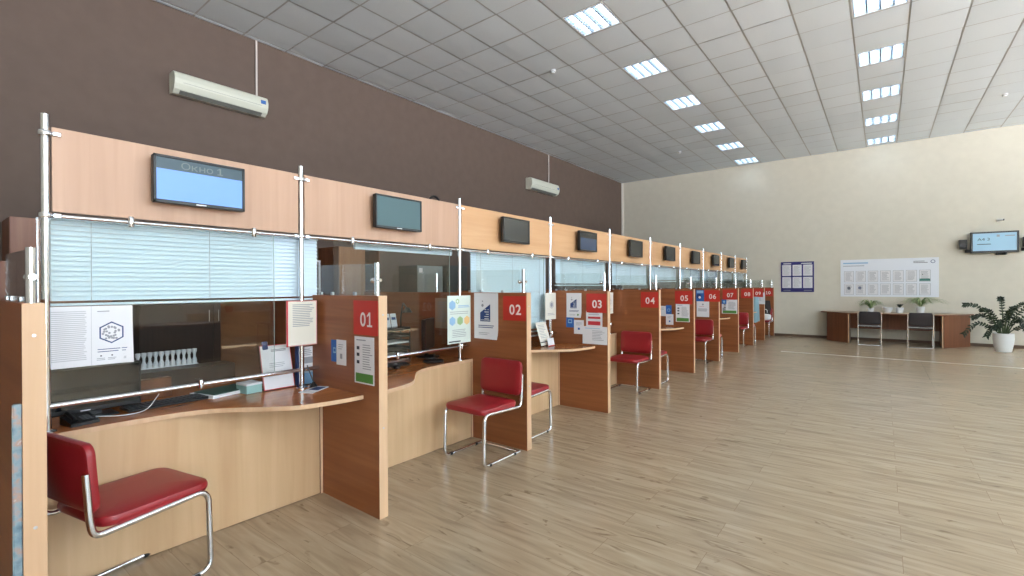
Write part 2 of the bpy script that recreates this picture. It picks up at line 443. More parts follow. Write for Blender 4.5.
class Sheet:
    """a sheet of paper / flat sign: u to the right, v up, seen from the side of its normal; marks lie on its face"""
    def __init__(s, w, h, mat, facing='-Y', th=.0012, bend=None):
        s.w, s.h = w, h; s.mb = MB(mat); s.th = th; s.bend = bend or (lambda u, v: 0.)
        s.U, s.N = (Vector((1, 0, 0)), Vector((0, -1, 0))) if facing == '-Y' else (Vector((0, 1, 0)), Vector((1, 0, 0)))
        n = 10 if bend else 1
        for off in (0, th):
            s.mb.add([s.P(i / n, j / n, off) for j in range(n + 1) for i in range(n + 1)],
                     [(j * (n + 1) + i, j * (n + 1) + i + 1, (j + 1) * (n + 1) + i + 1, (j + 1) * (n + 1) + i) for j in range(n) for i in range(n)], bool(bend))
        rim = [(i / n, 0) for i in range(n)] + [(1, i / n) for i in range(n)] + [(1 - i / n, 1) for i in range(n)] + [(0, 1 - i / n) for i in range(n)]
        k = len(rim)
        s.mb.add([s.P(u, v, 0) for u, v in rim] + [s.P(u, v, th) for u, v in rim], [(i, (i + 1) % k, k + (i + 1) % k, k + i) for i in range(k)])
        s.lay = 0
    def P(s, u, v, off): return s.U * ((u - .5) * s.w) + Vector((0, 0, v * s.h)) + s.N * (off + s.bend(u, v))
    def poly(s, pts, mat):
        s.lay += 1
        s.mb.use(mat); off = s.th + .0004 + .00002 * (s.lay % 12)
        s.mb.add([s.P(u, v, off) for u, v in pts], [tuple(range(len(pts)))]); return s
    def rect(s, u0, v0, u1, v1, mat):
        n = 5 if s.mb.v and s.bend(0.9, 0.1) != 0 else 1
        for i in range(n):
            a = u0 + (u1 - u0) * i / n; b = u0 + (u1 - u0) * (i + 1) / n
            s.poly([(a, v0), (b, v0), (b, v1), (a, v1)], mat)
        return s
    def lines(s, u0, u1, v1, v0, n, mat, t=.4, rag=.35):
        for i in range(n):
            v = v1 - (v1 - v0) * (i + .5) / n; h = (v1 - v0) / n * t / 2
            s.rect(u0, v - h, u1 - (u1 - u0) * rag * random.random(), v + h, mat)
        return s
    def ngon(s, cu, cv, r, n, mat, a0=90, hole=0.):
        asp = s.w / s.h
        pt = lambda rr, k: (cu + rr * math.cos(math.radians(a0 + 360 * k / n)), cv + asp * rr * math.sin(math.radians(a0 + 360 * k / n)))
        if hole:
            for k in range(n): s.poly([pt(r, k), pt(r, k + 1), pt(hole, k + 1), pt(hole, k)], mat)
        else: s.poly([pt(r, k) for k in range(n)], mat)
        return s
    def text(s, t, cu, cv, hv, mat, wide=1.):
        """text centred at (cu, cv), height hv as a fraction of the sheet's height"""
        vs, fs, asp = text_geo(t); hh = hv * s.h; ww = asp * hh * wide
        s.lay += 1; s.mb.use(mat); off = s.th + .0008
        s.mb.add([s.P(cu + (x - .5 * asp) / asp * ww / s.w, cv + (y - .5) * hv, off) for x, y in vs], fs); return s
    def frame(s, t, mat):
        tu = t; tv = t * s.w / s.h
        return s.rect(0, 0, 1, tv, mat).rect(0, 1 - tv, 1, 1, mat).rect(0, tv, tu, 1 - tv, mat).rect(1 - tu, tv, 1, 1 - tv, mat)
    def build(s, name, loc, label=None, cat=None, group=None, parent=None, rot=None):
        o = s.mb.build(name, parent, loc, rot)
        if label: tag(o, label, cat, group)
        return o

# ------------------------------------------------------------------ measured layout
H = 4.922                       # ceiling height
XW, YB = -3.69, 9.787           # brown wall, back wall
XR, YF = 12.0, -8.5             # window wall, wall behind the camera
DIV = [-4.99, -3.48, -1.965, -.446, 1.09, 2.60, 4.09, 5.59, 7.05, 8.40, 9.765]   # far face of every partition
DT = .062                       # partition thickness
DX = .91; DH = 1.357
POST = [-4.90] + [d - .185 for d in DIV[1:9]] + [8.25, 9.60]
PX = .235
NUM = ['%02d' % i for i in range(11)]
bay = lambda n: (DIV[n - 1], DIV[n] - DT)

# ------------------------------------------------------------------ room shell
struct(MB(M['floor']).box(XW - .1, XR + .1, YF - .1, YB + .1, -.06, 0).build('floor'), 'light oak laminate floor with boards laid across the hall', 'floor')
struct(MB(M['brown_wall']).box(XW - .12, XW, YF, YB + .1, 0, H + .2).build('wall_left'), 'plain dark brown painted wall above and behind the counters', 'wall')
struct(MB(M['cream_wall']).box(XW, XR, YB, YB + .12, 0, H + .2).build('wall_back'), 'plain cream painted wall at the far end of the hall', 'wall')
struct(MB(M['cream_wall']).box(XW, XR, YF - .12, YF, 0, H + .2).build('wall_front'))
struct(MB(M['white_trim']).box(XW, XW + .055, YB - .045, YB, 0, H, .006).build('trim_corner'), 'white strip in the corner between the brown and the cream wall', 'trim')
struct(MB(M['baseboard']).box(XW + .05, XR, YB - .018, YB, 0, .07, .005).build('baseboard_back'), 'brown baseboard along the cream back wall', 'baseboard')
struct(MB(plain('floor_strip_pale', (206, 192, 170), .3, metal=.3)).prism([(6.20, .0005), (6.27, .0005), (6.255, .004), (6.215, .004)], 1.6, XR, 'X').build('trim_floor'), 'thin pale strip running across the floor', 'trim')  # pale strip lying slightly proud of the floor
# window wall on the right (out of the frame, lights the room and shows in the glass)
WIN = [(-8.3, -5.9, .85, 4.7), (-5.8, -3.4, .85, 4.7), (-3.1, -.6, 3.2, 4.7), (-.5, 2.0, 3.2, 4.7), (2.1, 4.5, 3.2, 4.7), (4.6, 7.0, 3.2, 4.7), (7.1, 9.5, 3.2, 4.7)]
w = MB(M['cream_wall'])
ys = [YF] + [y for a in WIN for y in a[:2]] + [YB]
for k in range(0, len(ys), 2): w.box(XR, XR + .25, ys[k], ys[k + 1], 3.2, H + .2)
for a, b, z0, z1 in WIN: w.box(XR, XR + .25, a, b, z1, H + .2)
w.box(XR, XR + .25, YF, -8.3, 0, 3.2).box(XR, XR + .25, -5.9, -5.8, .85, 3.2).box(XR, XR + .25, -8.3, -3.4, 0, .85)
w.box(XR, XR + .25, -3.4, YB, 0, 3.2)
struct(w.build('wall_right'))
for k, (a, b, z0, z1) in enumerate(WIN):
    f = MB(M['white_trim'])
    for y in (a, (a + b) / 2 - .02, b - .04): f.box(XR + .08, XR + .16, y, y + .04, z0, z1)
    for z in ((z0, 3.5, z1 - .05) if z0 == .85 else (z0, z1 - .05)): f.box(XR + .085, XR + .155, a, b, z, z + .05)
    f.box(XR - .2, XR + .1, a, b, z0 - .03, z0 + .005, .005)
    o = struct(f.build('window_%d' % (k + 1)))
    g = MB(M['pane']); g.box(XR + .118, XR + .122, a + .06, b - .06, z0 + .06, z1 - .06)
    g.build('pane', o)

# ceiling: 0.6 m tiles lying in a grid, with holes for the lamps
LAMPS = [(0, j) for j in (0, 3, 6, 9, 12, 15)] + [(5, j) for j in (3, 6, 9, 12, 15)]
cm = MB(M['tile'], M['grid'])
rt = random.Random(3)
g = .0105
for i in range(-7, 20):
    for j in range(-15, 17):
        x0, x1 = max(i * .6, XW), min(i * .6 + .6, XR); y0, y1 = max(j * .6, YF), min(j * .6 + .6, YB)
        if x1 - x0 < .03 or y1 - y0 < .03 or (i, j) in LAMPS: continue
        cm.use(M['tile'])
        tx, ty = rt.uniform(-.004, .006), rt.uniform(-.007, .003); sag = rt.uniform(.006, .014)
        vs = []
        n = 4
        for b in range(n + 1):
            for a in range(n + 1):
                u, v = a / n, b / n
                z = H - sag * 4 * u * (1 - u) * 4 * v * (1 - v) * .5 - .004 + tx * (u - .5) + ty * (v - .5)
                vs.append((x0 + g + (x1 - x0 - 2 * g) * u, y0 + g + (y1 - y0 - 2 * g) * v, z))
        cm.add(vs, [(b * (n + 1) + a, b * (n + 1) + a + 1, (b + 1) * (n + 1) + a + 1, (b + 1) * (n + 1) + a) for b in range(n) for a in range(n)], True)
cm.use(M['grid'])
for i in range(-6, 21):
    if XW < i * .6 < XR: cm.box(i * .6 - .012, i * .6 + .012, YF, YB, H, H + .004)
for j in range(-14, 17):
    if YF < j * .6 < YB: cm.box(XW, XR, j * .6 - .012, j * .6 + .012, H + .0005, H + .0045)
cm.box(XW, XR, YF, YB, H + .12, H + .14)
struct(cm.build('ceiling'), 'suspended ceiling of square white tiles in a grey grid', 'ceiling')

# recessed lamps
def make_lamp(label, x, y):
    t = thing('ceiling_light', label, 'ceiling light', (x, y, H), 0, 'recessed square ceiling lights')
    h = MB(M['lamp_white'])
    for a, b, c, d in ((-.292, .292, -.292, -.272), (-.292, .292, .272, .292), (-.292, -.272, -.272, .272), (.272, .292, -.272, .272)): h.box(a, b, c, d, -.004, .09)
    h.box(-.292, .292, -.292, .292, .088, .095)
    h.build('housing', t)
    l = MB(M['reflector'])
    for k in range(4):
        cx = -.204 + k * .136
        l.prism([(cx - .064, 0), (cx - .060, 0), (cx - .028, .07), (cx + .028, .07), (cx + .060, 0), (cx + .064, 0), (cx + .03, .078), (cx - .03, .078)], -.27, .27, 'Y')
        for q in range(-4, 5): l.box(cx - .056, cx + .056, q * .06 - .001, q * .06 + .001, .004, .03)
    l.build('louvre', t)
    for k in range(4):
        cx = -.204 + k * .136
        MB(M['tube_light']).tube([(cx, -.262, .045), (cx, .262, .045)], .014, 10).build('tube', t)
    return t
ORD = ['nearest', 'second', 'third', 'fourth', 'fifth', 'farthest']
L0 = None
for row, col, nm in ((0, 0, 'left'), (1, 5, 'right')):
    js = [j for i, j in LAMPS if i == col]
    for k, j in enumerate(js):
        o_ = ORD[k] if k < len(js) - 1 else 'farthest'
        lab = '%s glowing square ceiling light of the %s row' % (o_ if o_ == 'nearest' or o_ == 'farthest' else o_ + ' nearest', nm)
        loc = (col * .6 + .3, j * .6 + .3, H)
        if L0 is None: L0 = make_lamp(lab, loc[0], loc[1])
        else: dup(L0, loc, 0, lab)
# smoke detectors
def detector(x, y, lab):
    t = thing('smoke_detector', lab, 'smoke detector', (x, y, H), 0, 'smoke detectors on the ceiling')
    MB(M['lamp_white']).lathe([(.05, 0), (.05, -.012), (.035, -.02), (.03, -.045), (.0001, -.05)], seg=16).build('body', t)
    MB(M['dark_grey']).lathe([(.036, -.021), (.036, -.026), (.03, -.027)], seg=16).build('sensor_ring', t)
detector(-.9, 1.2, 'small white smoke detector on the ceiling left of the nearest light')
detector(-.86, 7.2, 'small white smoke detector on the far ceiling above the brown wall end')
detector(5.1, 7.2, 'small white smoke detector on the ceiling at the right edge')

# ------------------------------------------------------------------ partitions, signs, counters
def screws(mb, x, n):
    for z in (1.2, .45, .06): mb.lathe([(.006, n), (.006, n + .002), (.0001, n + .0025)], x, z, 8, 'X')
for n in range(11):
    y1 = DIV[n]; y0 = y1 - DT
    lab = ('cherry wood partition at the left edge nearest the camera' if n == 0 else 'cherry wood partition carrying the red %s sign' % NUM[n])
    t = thing('partition', lab, 'partition', (0, y1 - DT / 2, 0), 0, 'partitions between the counters')
    MB(M['cherry_x']).box(-1.42, DX, -DT / 2, DT / 2, 0, DH, .001).build('board', t)
    MB(M['beech_edge']).box(DX, DX + .003, -DT / 2, DT / 2, 0, DH, .0008).build('edge_band', t)['label'] = 'pale beech front edge'
    if n < 3:
        for z in (1.24, .55):
            MB(M['steel']).lathe([(.006, DX + .003), (.006, DX + .0045), (.0001, DX + .005)], 0.0, z, 8, 'X').build('screw_cap', t)
    # glass screen standing on the partition
    s = thing('glass_screen', ('low glass screen on top of the leftmost partition' if n == 0 else 'low glass screen with chrome post on top of the %s partition' % NUM[n]), 'glass screen', (0, y1 - DT / 2, DH), 0, 'glass screens on the partitions')
    pane = fillet([(.18, .004, 0), (.82, .004, 0), (.82, .2, 0), (.18, .208, 0)], [0, 0, .02, .02], closed=True)
    MB(M['glass']).prism([(p.x, p.y) for p in pane], -.003, .003, 'Y').build('pane', s)
    MB(M['chrome']).tube([(.857, 0, 0), (.857, 0, .203)], .0165, 14).build('post', s)
    c = MB(M['chrome']); c.tube([(.815, 0, .095), (.89, 0, .095)], .011, 10); c.ball((.815, 0, .095), .018); c.build('clamp', s)
    for x in (.36, .62, .22):
        k = MB(M['steel']); k.box(x - .012, x + .012, -.009, .009, -.0005, .022, .003); k.build('clip', s)
    if n in (2, 3, 1):
        MB(M['chrome']).tube([(-.235, 0, 0), (-.235, 0, .19)], .012, 12).build('rear_post', s)
        MB(M['glass']).box(-.95, -.27, -.003, .003, .003, .185).build('rear_pane', s)

# number signs
SX = {1: .78, 2: .78, 3: .772, 4: .778, 5: .75, 6: .79, 7: .745, 8: .78, 9: .76, 10: .76}
for n in range(1, 11):
    sg = Sheet(.25 if n not in (6, 5, 7) else .28, .215, M['sign_red'], '-Y', .003)
    sg.text(NUM[n], .54, .45, .42, M['sign_white'], 1.0)
    sg.build('number_sign', (SX[n], DIV[n] - DT - .0002, 1.112), 'red square sign with the white number %s' % NUM[n], 'number sign', 'red number signs on the partitions')

def counter_edge(Ya, Yb, odd):
    prof = [(0, .755), (.12, .748), (.26, .722), (.38, .68), (.475, .605), (.57, .50), (.69, .385), (.83, .318), (1.05, .287), (1.2, .284)]
    L = Yb - Ya
    prof = [(s_, x) for s_, x in prof if s_ < L - .02] + [(L, .284)]
    pts = smooth_curve([(x, (Yb - s_ if odd else Ya + s_), 0) for s_, x in prof], 4)
    return [(p.x, p.y) for p in pts]
CZ = .735
for n in range(1, 11):
    Ya, Yb = bay(n); ym = (Ya + Yb) / 2; odd = n % 2 == 1
    t = thing('service_counter', 'service counter with curved top in the bay of sign %s' % NUM[n], 'counter', (0, ym, 0), 0, 'service counters')
    e = counter_edge(Ya + .001, Yb - .001, odd)
    poly = [(x, y - ym) for x, y in e]
    poly += [(-.55, poly[-1][1]), (-.55, poly[0][1])]
    MB(M['counter']).prism(poly, CZ - .025, CZ, 'Z', side=M['beech_edge']).build('countertop', t)
    h = (Yb - Ya) / 2
    MB(M['oak_front']).box(.262, .28, -h + .022, h - .022, .004, CZ - .0255, .001).build('front_panel', t)
    for sgn in (-1, 1):
        q = MB(M['cherry']); a = sgn * (h - .001); b = sgn * (h - .019)
        q.box(-.5, .281, a, b, 0, CZ - .0255, .0005); q.use(M['beech_edge']); q.box(.281, .283, a, b, 0, CZ - .0255)
        q.build('side_panel', t)

# ------------------------------------------------------------------ chrome posts, rails, header panels, monitors, blinds, glass
for n in range(11):
    lab = 'tall chrome post at the left end of the first header panel' if n == 0 else 'tall chrome post beside the %s partition' % NUM[n]
    t = thing('chrome_post', lab, 'post', (PX, POST[n], CZ if n < 10 else 0), 0, 'tall chrome posts along the counters')
    b0 = 0 if n < 10 else CZ
    MB(M['chrome']).tube([(0, 0, 0), (0, 0, 2.224 - CZ + b0)], .0165, 16).build('tube', t)
    MB(M['chrome']).lathe([(.036, 0), (.036, .006), (.022, .012)], seg=16).build('base_flange', t)
    for z in (2.135, 1.752):
        z = z - CZ + b0
        c = MB(M['chrome']).lathe([(.024, z - .012), (.026, z - .008), (.026, z + .008), (.024, z + .012)], seg=14)
        for sgn in (-1, 1):
            if n == 0 and sgn < 0 or n == 10 and sgn > 0: continue
            c.box(-.012, .02, sgn * .022, sgn * .055, z - .012, z + .012, .004)
        c.build('clamp', t)
def rail(n, y0, y1, z, kind, lab, knobs, grp):
    t = thing('chrome_rail', lab, 'rail', (PX, (y0 + y1) / 2, z), 0, grp)
    h = (y1 - y0) / 2
    MB(M['chrome']).tube([(0, -h, 0), (0, h, 0)], .0115 if kind == 'top' else .0135, 12).build('tube', t)
    for k in knobs:
        y = -h + 2 * h * k
        c = MB(M['chrome']).lathe([(.012, -.026), (.015, -.02), (.015, .022), (.012, .028)], .008, y, 12)
        c.build('clamp', t)
for n in range(1, 11):
    a, b = POST[n - 1] + .02, POST[n] - .02
    Ya, Yb = bay(n)
    rail(n, a, b, 1.752, 'top', 'upper chrome rail under the header panel of bay %s' % NUM[n], (.25, .76), 'upper chrome rails')
    rail(n, Ya + .002, Yb - .002, .857, 'low', 'lower chrome rail in front of the glass of bay %s' % NUM[n], (.5,) if n == 1 else (.42, .93), 'lower chrome rails')
    # header panel
    m = M['beech'] if n < 3 else M['beech_y']
    p = MB(m).box(PX - .009, PX + .009, a + .002, b - .002, 1.772, 2.168, .001).build('header_board')
    tag(p, 'pale beech header panel above bay %s, carrying its monitor' % NUM[n], 'header panel', 'header panels above the counters')
    # glass panel
    gl = MB(M['glass']).box(PX - .016, PX - .010, Ya + .06, POST[n] - (.175 if n == 1 else .115), .872, 1.742, .001)
    ye = POST[n] - (.175 if n == 1 else .115)
    gl.use(M['glass_edge']).box(PX - .0158, PX - .0102, ye - .001, ye + .0012, .872, 1.742)
    gl = gl.build('protective_glass')
    tag(gl, 'clear glass panel above the counter of bay %s' % NUM[n], 'glass panel', 'glass panels above the counters')
    # monitor
    ym = (POST[n - 1] + POST[n]) / 2
    lab = {1: 'lit wall monitor reading Окно 1 on the first header panel', 2: 'grey wall monitor on the header panel of bay 02', 4: 'dim blue wall monitor on the header panel of bay 04'}.get(n, 'dark wall monitor on the header panel of bay %s' % NUM[n])
    t = thing('wall_monitor', lab, 'monitor', (PX + .01, ym, 1.988), 0, 'monitors on the header panels')
    MB(M['black_matte']).box(0, .045, -.06, .06, -.06, .06, .004).build('wall_bracket', t)
    w_, h_ = .225, .127
    bz = MB(M['black'])
    bz.box(.04, .078, -w_, w_, -h_, h_, .006)
    for y0, y1, z0, z1 in ((-w_, w_, h_ - .014, h_), (-w_, w_, -h_, -h_ + .018), (-w_, -w_ + .014, -h_, h_), (w_ - .014, w_, -h_, h_)): bz.box(.076, .084, y0, y1, z0, z1, .002)
    bz.build('casing', t)
    sc = Sheet(2 * w_ - .026, 2 * h_ - .03, M['screen_off'], '+X', .001)
    if n == 1:
        sc.mb.mats[0] = M['screen_blue']; sc.rect(0, .735, 1, 1, M['screen_head']); sc.text('Окно 1', .51, .868, .17, M['screen_text'], 1.3)
    elif n == 2: sc.mb.mats[0] = M['screen_teal']
    elif n in (4,): sc.rect(0, 0, 1, .68, M['screen_dim'])
    elif n in (5,): sc.rect(.0, 0, 1, 1, M['screen_off'])
    sc.build('screen', (.078, 0, -h_ + .016), parent=t)
    if n in (1, 2): MB(M['paper']).box(.084, .0846, -.03, .02, -h_ + .004, -h_ + .011).build('badge', t)

def blind(n, y0, y1, zb, lab, raised=False):
    t = thing('venetian_blind', lab, 'blind', (.15, (y0 + y1) / 2, 1.768), 0, 'white venetian blinds behind the glass')
    h = (y1 - y0) / 2
    MB(M['blind']).box(-.0125, .0125, -h, h, -.025, 0, .002).build('head_rail', t)
    s = MB(M['blind'])
    L = 1.768 - zb
    if raised:
        for k in range(9): s.box(-.012, .012, -h, h, -.028 - k * .003 - .0018, -.028 - k * .003)
        zend = -.056
    else:
        z = -.036; P = .0247
        while z > -L + .02:
            # curved slat, nearly closed, crown towards the hall
            pr_ = [(-.0085, .0127), (-.002, .005), (.004, -.004), (.0085, -.0127)]
            vs = [(x, y, z + q) for y in (-h + .004, h - .004) for x, q in pr_]
            s.add(vs, [(k, k + 1, k + 5, k + 4) for k in range(3)], True)
            z -= P
        zend = -L
    s.build('slats', t)
    MB(M['blind']).box(-.011, .011, -h + .002, h - .002, zend - .012, zend + .002, .003).build('bottom_rail', t)
    for f in ((-.78, .0, .78) if h > .6 else (-.6, .6)):
        MB(M['ink']).tube([(.0085, f * h, -.02), (.0085, f * h, zend)], .0011, 5, False).build('ladder_cord', t)
BL = {1: (-4.875, -3.50, 1.335), 3: (DIV[2] + .05, -.60, .90), 4: (DIV[3] + .055, .94, 1.43), 5: (DIV[4] + .06, 2.45, 1.44)}
for n in range(1, 11):
    Ya, Yb = bay(n)
    if n == 2: blind(2, -3.20, -2.17, 0, 'white blind drawn fully up at the top of bay 02', True); continue
    y0, y1, zb = BL.get(n, (Ya + .06, Yb - .09, 1.50))
    txt = {1: 'half way down in bay 01', 3: 'lowered almost to the counter in bay 03'}.get(n, 'lowered part way in bay %s' % NUM[n])
    blind(n, y0, y1, zb, 'white slatted blind %s' % txt)

# ------------------------------------------------------------------ visitor chairs
def make_chair(label, group, name='visitor_chair', seat=M['red_vinyl']):
    t = thing(name, label, 'chair', (0, 0, 0), 0, group)
    for sx in (-1, 1):
        x = sx * .216
        pts = [(x, -.236, .66), (x, -.224, .47), (x, -.212, .392), (x, .25, .412), (x, .262, .0145), (x, -.19, .0145)]
        MB(M['chrome']).tube(fillet(pts, [0, .1, .05, .06, .055, 0], 6), .0138, 12).build('frame_tube', t)
        for y in (-.12, .19):
            MB(M['black_matte']).lathe([(.0145, y - .014), (.0145, y + .014)], x, .0140, 10, 'Y').build('foot_glide', t)
    MB(M['chrome']).tube([(-.216, -.19, .0145), (.216, -.19, .0145)], .0125, 12).build('rear_crossbar', t)
    MB(M['black']).box(-.215, .215, -.12, .2, .396, .41, .004).build('seat_pan', t)
    MB(seat).cushion(.445, .46, .05, .07, .018, .01, Matrix.Translation((0, .045, .405))).build('seat', t)
    xf = Matrix.Translation((0, -.212, .63)) @ Matrix.Rotation(math.radians(4), 4, 'X') @ Matrix.Rotation(-PI / 2, 4, 'X') @ Matrix.Translation((0, 0, -.02))
    MB(seat).cushion(.455, .295, .038, .05, .016, .006, xf).build('backrest', t)
    return t
CG = 'red visitor chairs at the counters'
ch = make_chair('red vinyl chair at the left edge with its back to the camera side partition', CG)
ch.location = (.52, -4.675, 0); ch.rotation_euler.z = math.radians(12)
for n in range(2, 9):
    Ya, Yb = bay(n)
    if n % 2 == 0: loc, rz = (.60 + .075 * (n == 2), Yb - .265 - .013 * (n == 2), 0), PI
    else: loc, rz = (.60 - .05 * (n == 3), Ya + .264, 0), 0
    if n == 7: rz = .12; loc = (.62, Ya + .28, 0)
    dup(ch, loc, rz, 'red vinyl chair %s in the bay of sign %s' % ('with its back to the partition' if n % 2 == 0 else 'partly hidden behind the near partition', NUM[n]), CG)
dup(ch, (.62, DIV[8] + .30, 0), 0, 'red vinyl chair in the bay of sign 09, under a light blue coat', CG)
dup(ch, (.66, DIV[10] - DT - .265, 0), PI, 'red vinyl chair in the farthest bay with a white bag on it', CG)

# ------------------------------------------------------------------ papers on glass, posts and partitions
SY = lambda n: DIV[n] - DT - .0004
gx = PX + .0005
# bay 01: two pages taped to the glass with a hexagon print
curl = lambda u, v: .035 * max(0, u - .82) ** 2 * 20 * (1 - v) ** 2
s = Sheet(.335, .295, M['paper'], '+X', .001, curl)
s.lines(.03, .46, .93, .10, 26, M['ink_pale'], .45, .08).rect(.51, .0, .513, 1, M['ink']).rect(.58, .9, .72, .915, M['ink'])
s.ngon(.745, .54, .165, 6, M['navy'], 90, .145)
for k in range(26):
    a = 2 * PI * random.random(); r = .11 * math.sqrt(random.random()); s.ngon(.745 + r * math.cos(a), .54 + 1.13 * r * math.sin(a), .018, 5, M['ink'])
s.lines(.58, .93, .28, .2, 2, M['navy'], .3, .1)
for u in (.62, .75, .88): s.ngon(u, .15, .012, 6, M['ink_dark']); s.lines(u - .05, u + .05, .12, .07, 2, M['ink'], .4, .2)
s.build('notice_sheet', (gx - .009, -4.742, 1.027), 'pair of white pages with a hexagon print taped to the first glass', 'notice')
# red edged notice hanging on the post
s = Sheet(.212, .30, M['paper_warm'], '+X', .004)
s.frame(.03, plain('pinkish_border', (206, 150, 146), .7)).rect(0, 0, .055, 1, M['red_print']).lines(.2, .92, .93, .42, 13, M['ink'], .4, .25)
s.build('hanging_notice', (PX + .022, -3.675, 1.022), 'white notice with a red left edge hanging on the post by sign 01', 'notice')
# standing notice in a sloping acrylic stand
t = thing('notice_stand', 'sloping acrylic stand with a red edged white notice on the first counter', 'notice stand', (.145, -3.772, CZ))
MB(M['acrylic']).box(-.075, -.001, -.11, .11, 0, .003).build('foot', t)
o = Sheet(.205, .295, M['paper'], '+X', .002)
o.frame(.022, M['red_print']).lines(.35, .88, .9, .84, 2, M['ink_dark'], .4, .5).ngon(.9, .93, .04, 12, M['ink_dark'], 0, .028).lines(.25, .8, .6, .48, 3, M['ink'], .3, .4)
o.build('sheet', (0.008, 0, .004), parent=t, rot=(0, math.radians(-14), 0))
MB(M['acrylic']).box(-.004, 0, -.112, .112, 0, .3).build('back_plate', t, (.006, 0, .002), (0, math.radians(-14), 0))
MB(M['navy']).box(-.012, .012, -.018, .018, 0, .055, .004).build('binder_clip', t, (-.06, -.065, .262), (0, math.radians(-14), 0))
# leaflet holder with blue spine
t = thing('leaflet_holder', 'narrow leaflet holder with a blue spine behind the red edged notice', 'leaflet holder', (.14, -3.592, CZ))
MB(M['navy']).box(-.02, .02, -.06, -.035, 0, .27, .003).build('blue_spine', t)
o = Sheet(.085, .26, M['paper'], '+X', .003)
o.rect(.1, .55, .95, .72, M['ink']).rect(0, 0, 1, .3, M['hex_blue']).lines(.1, .9, .95, .75, 4, M['ink'])
o.build('leaflet', (.012, .012, .004), parent=t)
MB(M['acrylic']).box(-.02, .012, -.035, .058, 0, .004).box(.018, .02, -.035, .058, 0, .1).build('tray', t)
t = thing('pen_holder', 'small black pen holder on the first counter by the partition', 'pen holder', (.27, -3.60, CZ))
MB(M['black']).lathe([(.024, 0), (.024, .012), (.013, .022), (.008, .035), (.0001, .036)], seg=14).build('base', t)
MB(M['dark_grey']).tube([(0, 0, .03), (-.02, -.035, .15)], .004, 8).build('pen', t)
s = MB(M['paper'], M['hex_blue']).box(-.05, .05, -.1, .1, 0, .003); s.use(M['navy']).box(-.03, .04, -.02, .08, .003, .0034)
tag(s.build('pamphlet', None, (.36, -3.645, CZ), (0, 0, .5)), 'flat pamphlet with a blue panel on the first counter', 'pamphlet')
# on the first counter behind the rail
t = thing('document_stack', 'stack of papers under a dark green cover on the first counter', 'papers', (-.03, -4.04, CZ), .25)
MB(M['paper']).box(-.11, .11, -.15, .15, 0, .018, .001).build('paper_block', t)
MB(M['book_green']).box(-.1, .1, -.13, .14, .018, .024, .001).build('cover', t)
t = thing('carton', 'small pale teal carton beside the red edged notice stand', 'box', (.08, -3.935, CZ), .12)
MB(M['teal_box']).box(-.06, .06, -.05, .05, 0, .06, .002).build('body', t)
MB(M['paper']).box(-.061, .061, -.052, .052, .05, .064, .002).build('lid', t)
# monitor, desk set, tray strip behind the first glass
t = thing('customer_monitor', 'glossy black monitor standing behind the first glass', 'monitor', (.02, -4.69, CZ), .05)
MB(M['black']).box(-.02, .02, -.2, .2, .03, .27, .006).build('casing', t)
MB(M['screen_off']).box(.02, .022, -.188, .188, .055, .258).build('screen', t)
MB(M['paper']).box(.0202, .0212, -.06, -.02, .038, .043).build('badge', t)
MB(M['black']).box(-.07, .06, -.09, .09, 0, .01, .003).box(-.015, .005, -.03, .03, .008, .05).build('stand', t)
t = thing('desk_phone', 'black desk phone on the counter under the lower rail at left', 'telephone', (.15, -4.77, CZ), .2); t.scale = (.75, .75, .75)
MB(M['black']).prism([(-.08, 0), (.08, 0), (.08, .02), (-.08, .055)], -.075, .075, 'Y').build('base', t)
MB(M['black']).tube(fillet([(-.06, -.05, .06), (-.05, -.05, .075), (.05, -.05, .05), (.065, -.05, .035)], .01), [.016] + [.012] * 14 + [.016], 10).build('handset', t)
k = MB(M['dark_grey'])
for a in range(3):
    for b in range(4): k.box(-.03 + b * .022, -.016 + b * .022, -.0 + a * .02, .013 + a * .02, .03, .046 - b * .004)
k.build('keypad', t)
t = thing('keyboard', 'black keyboard behind the lower rail on the first counter', 'keyboard', (.02, -4.37, CZ), .06)
MB(M['black']).box(-.07, .07, -.2, .2, 0, .016, .004).build('body', t)
k = MB(M['dark_grey'])
for a in range(5):
    for b in range(15): k.box(-.06 + a * .024, -.041 + a * .024, -.19 + b * .0255, -.17 + b * .0255, .016, .021, .002)
k.build('keys', t)
tag(MB(M['paper']).tube(smooth_curve([(.10, -4.70, CZ + .012), (.16, -4.6, CZ + .006), (.14, -4.5, CZ + .01), (.06, -4.43, CZ + .05), (.0, -4.4, CZ + .06)], 6), .0025, 6).build('cable'), 'thin white cable curving over the first counter', 'cable')
tag(MB(M['walnut']).box(-.03, .03, -.14, .14, 0, .12, .003).build('wooden_box', None, (-.22, -4.42, CZ), (0, 0, .05)), 'brown wooden box behind the first glass right of the black monitor', 'box')
st = MB(M['paper'])
for k in range(11):
    y = -.19 + k * .038
    st.lathe([(.017, 0), (.017, .03), (.009, .055), (.009, .075), (.017, .1), (.017, .12), (.0001, .122)], 0, y, 10)
st.box(-.02, .02, -.212, .212, -.006, 0)
tag(st.build('bottle_rack', None, (-.55, -4.20, .876)), 'white strip of small hourglass shaped holders behind the first glass', 'rack').scale = (.88, .86, .86)
sh = MB(M['dark_wood']).box(-.09, .09, -.35, .35, 0, .135, .002)
tag(sh.build('desk_riser', None, (-.46, -4.19, CZ)), 'low dark shelf on the first counter carrying the white strip', 'shelf')

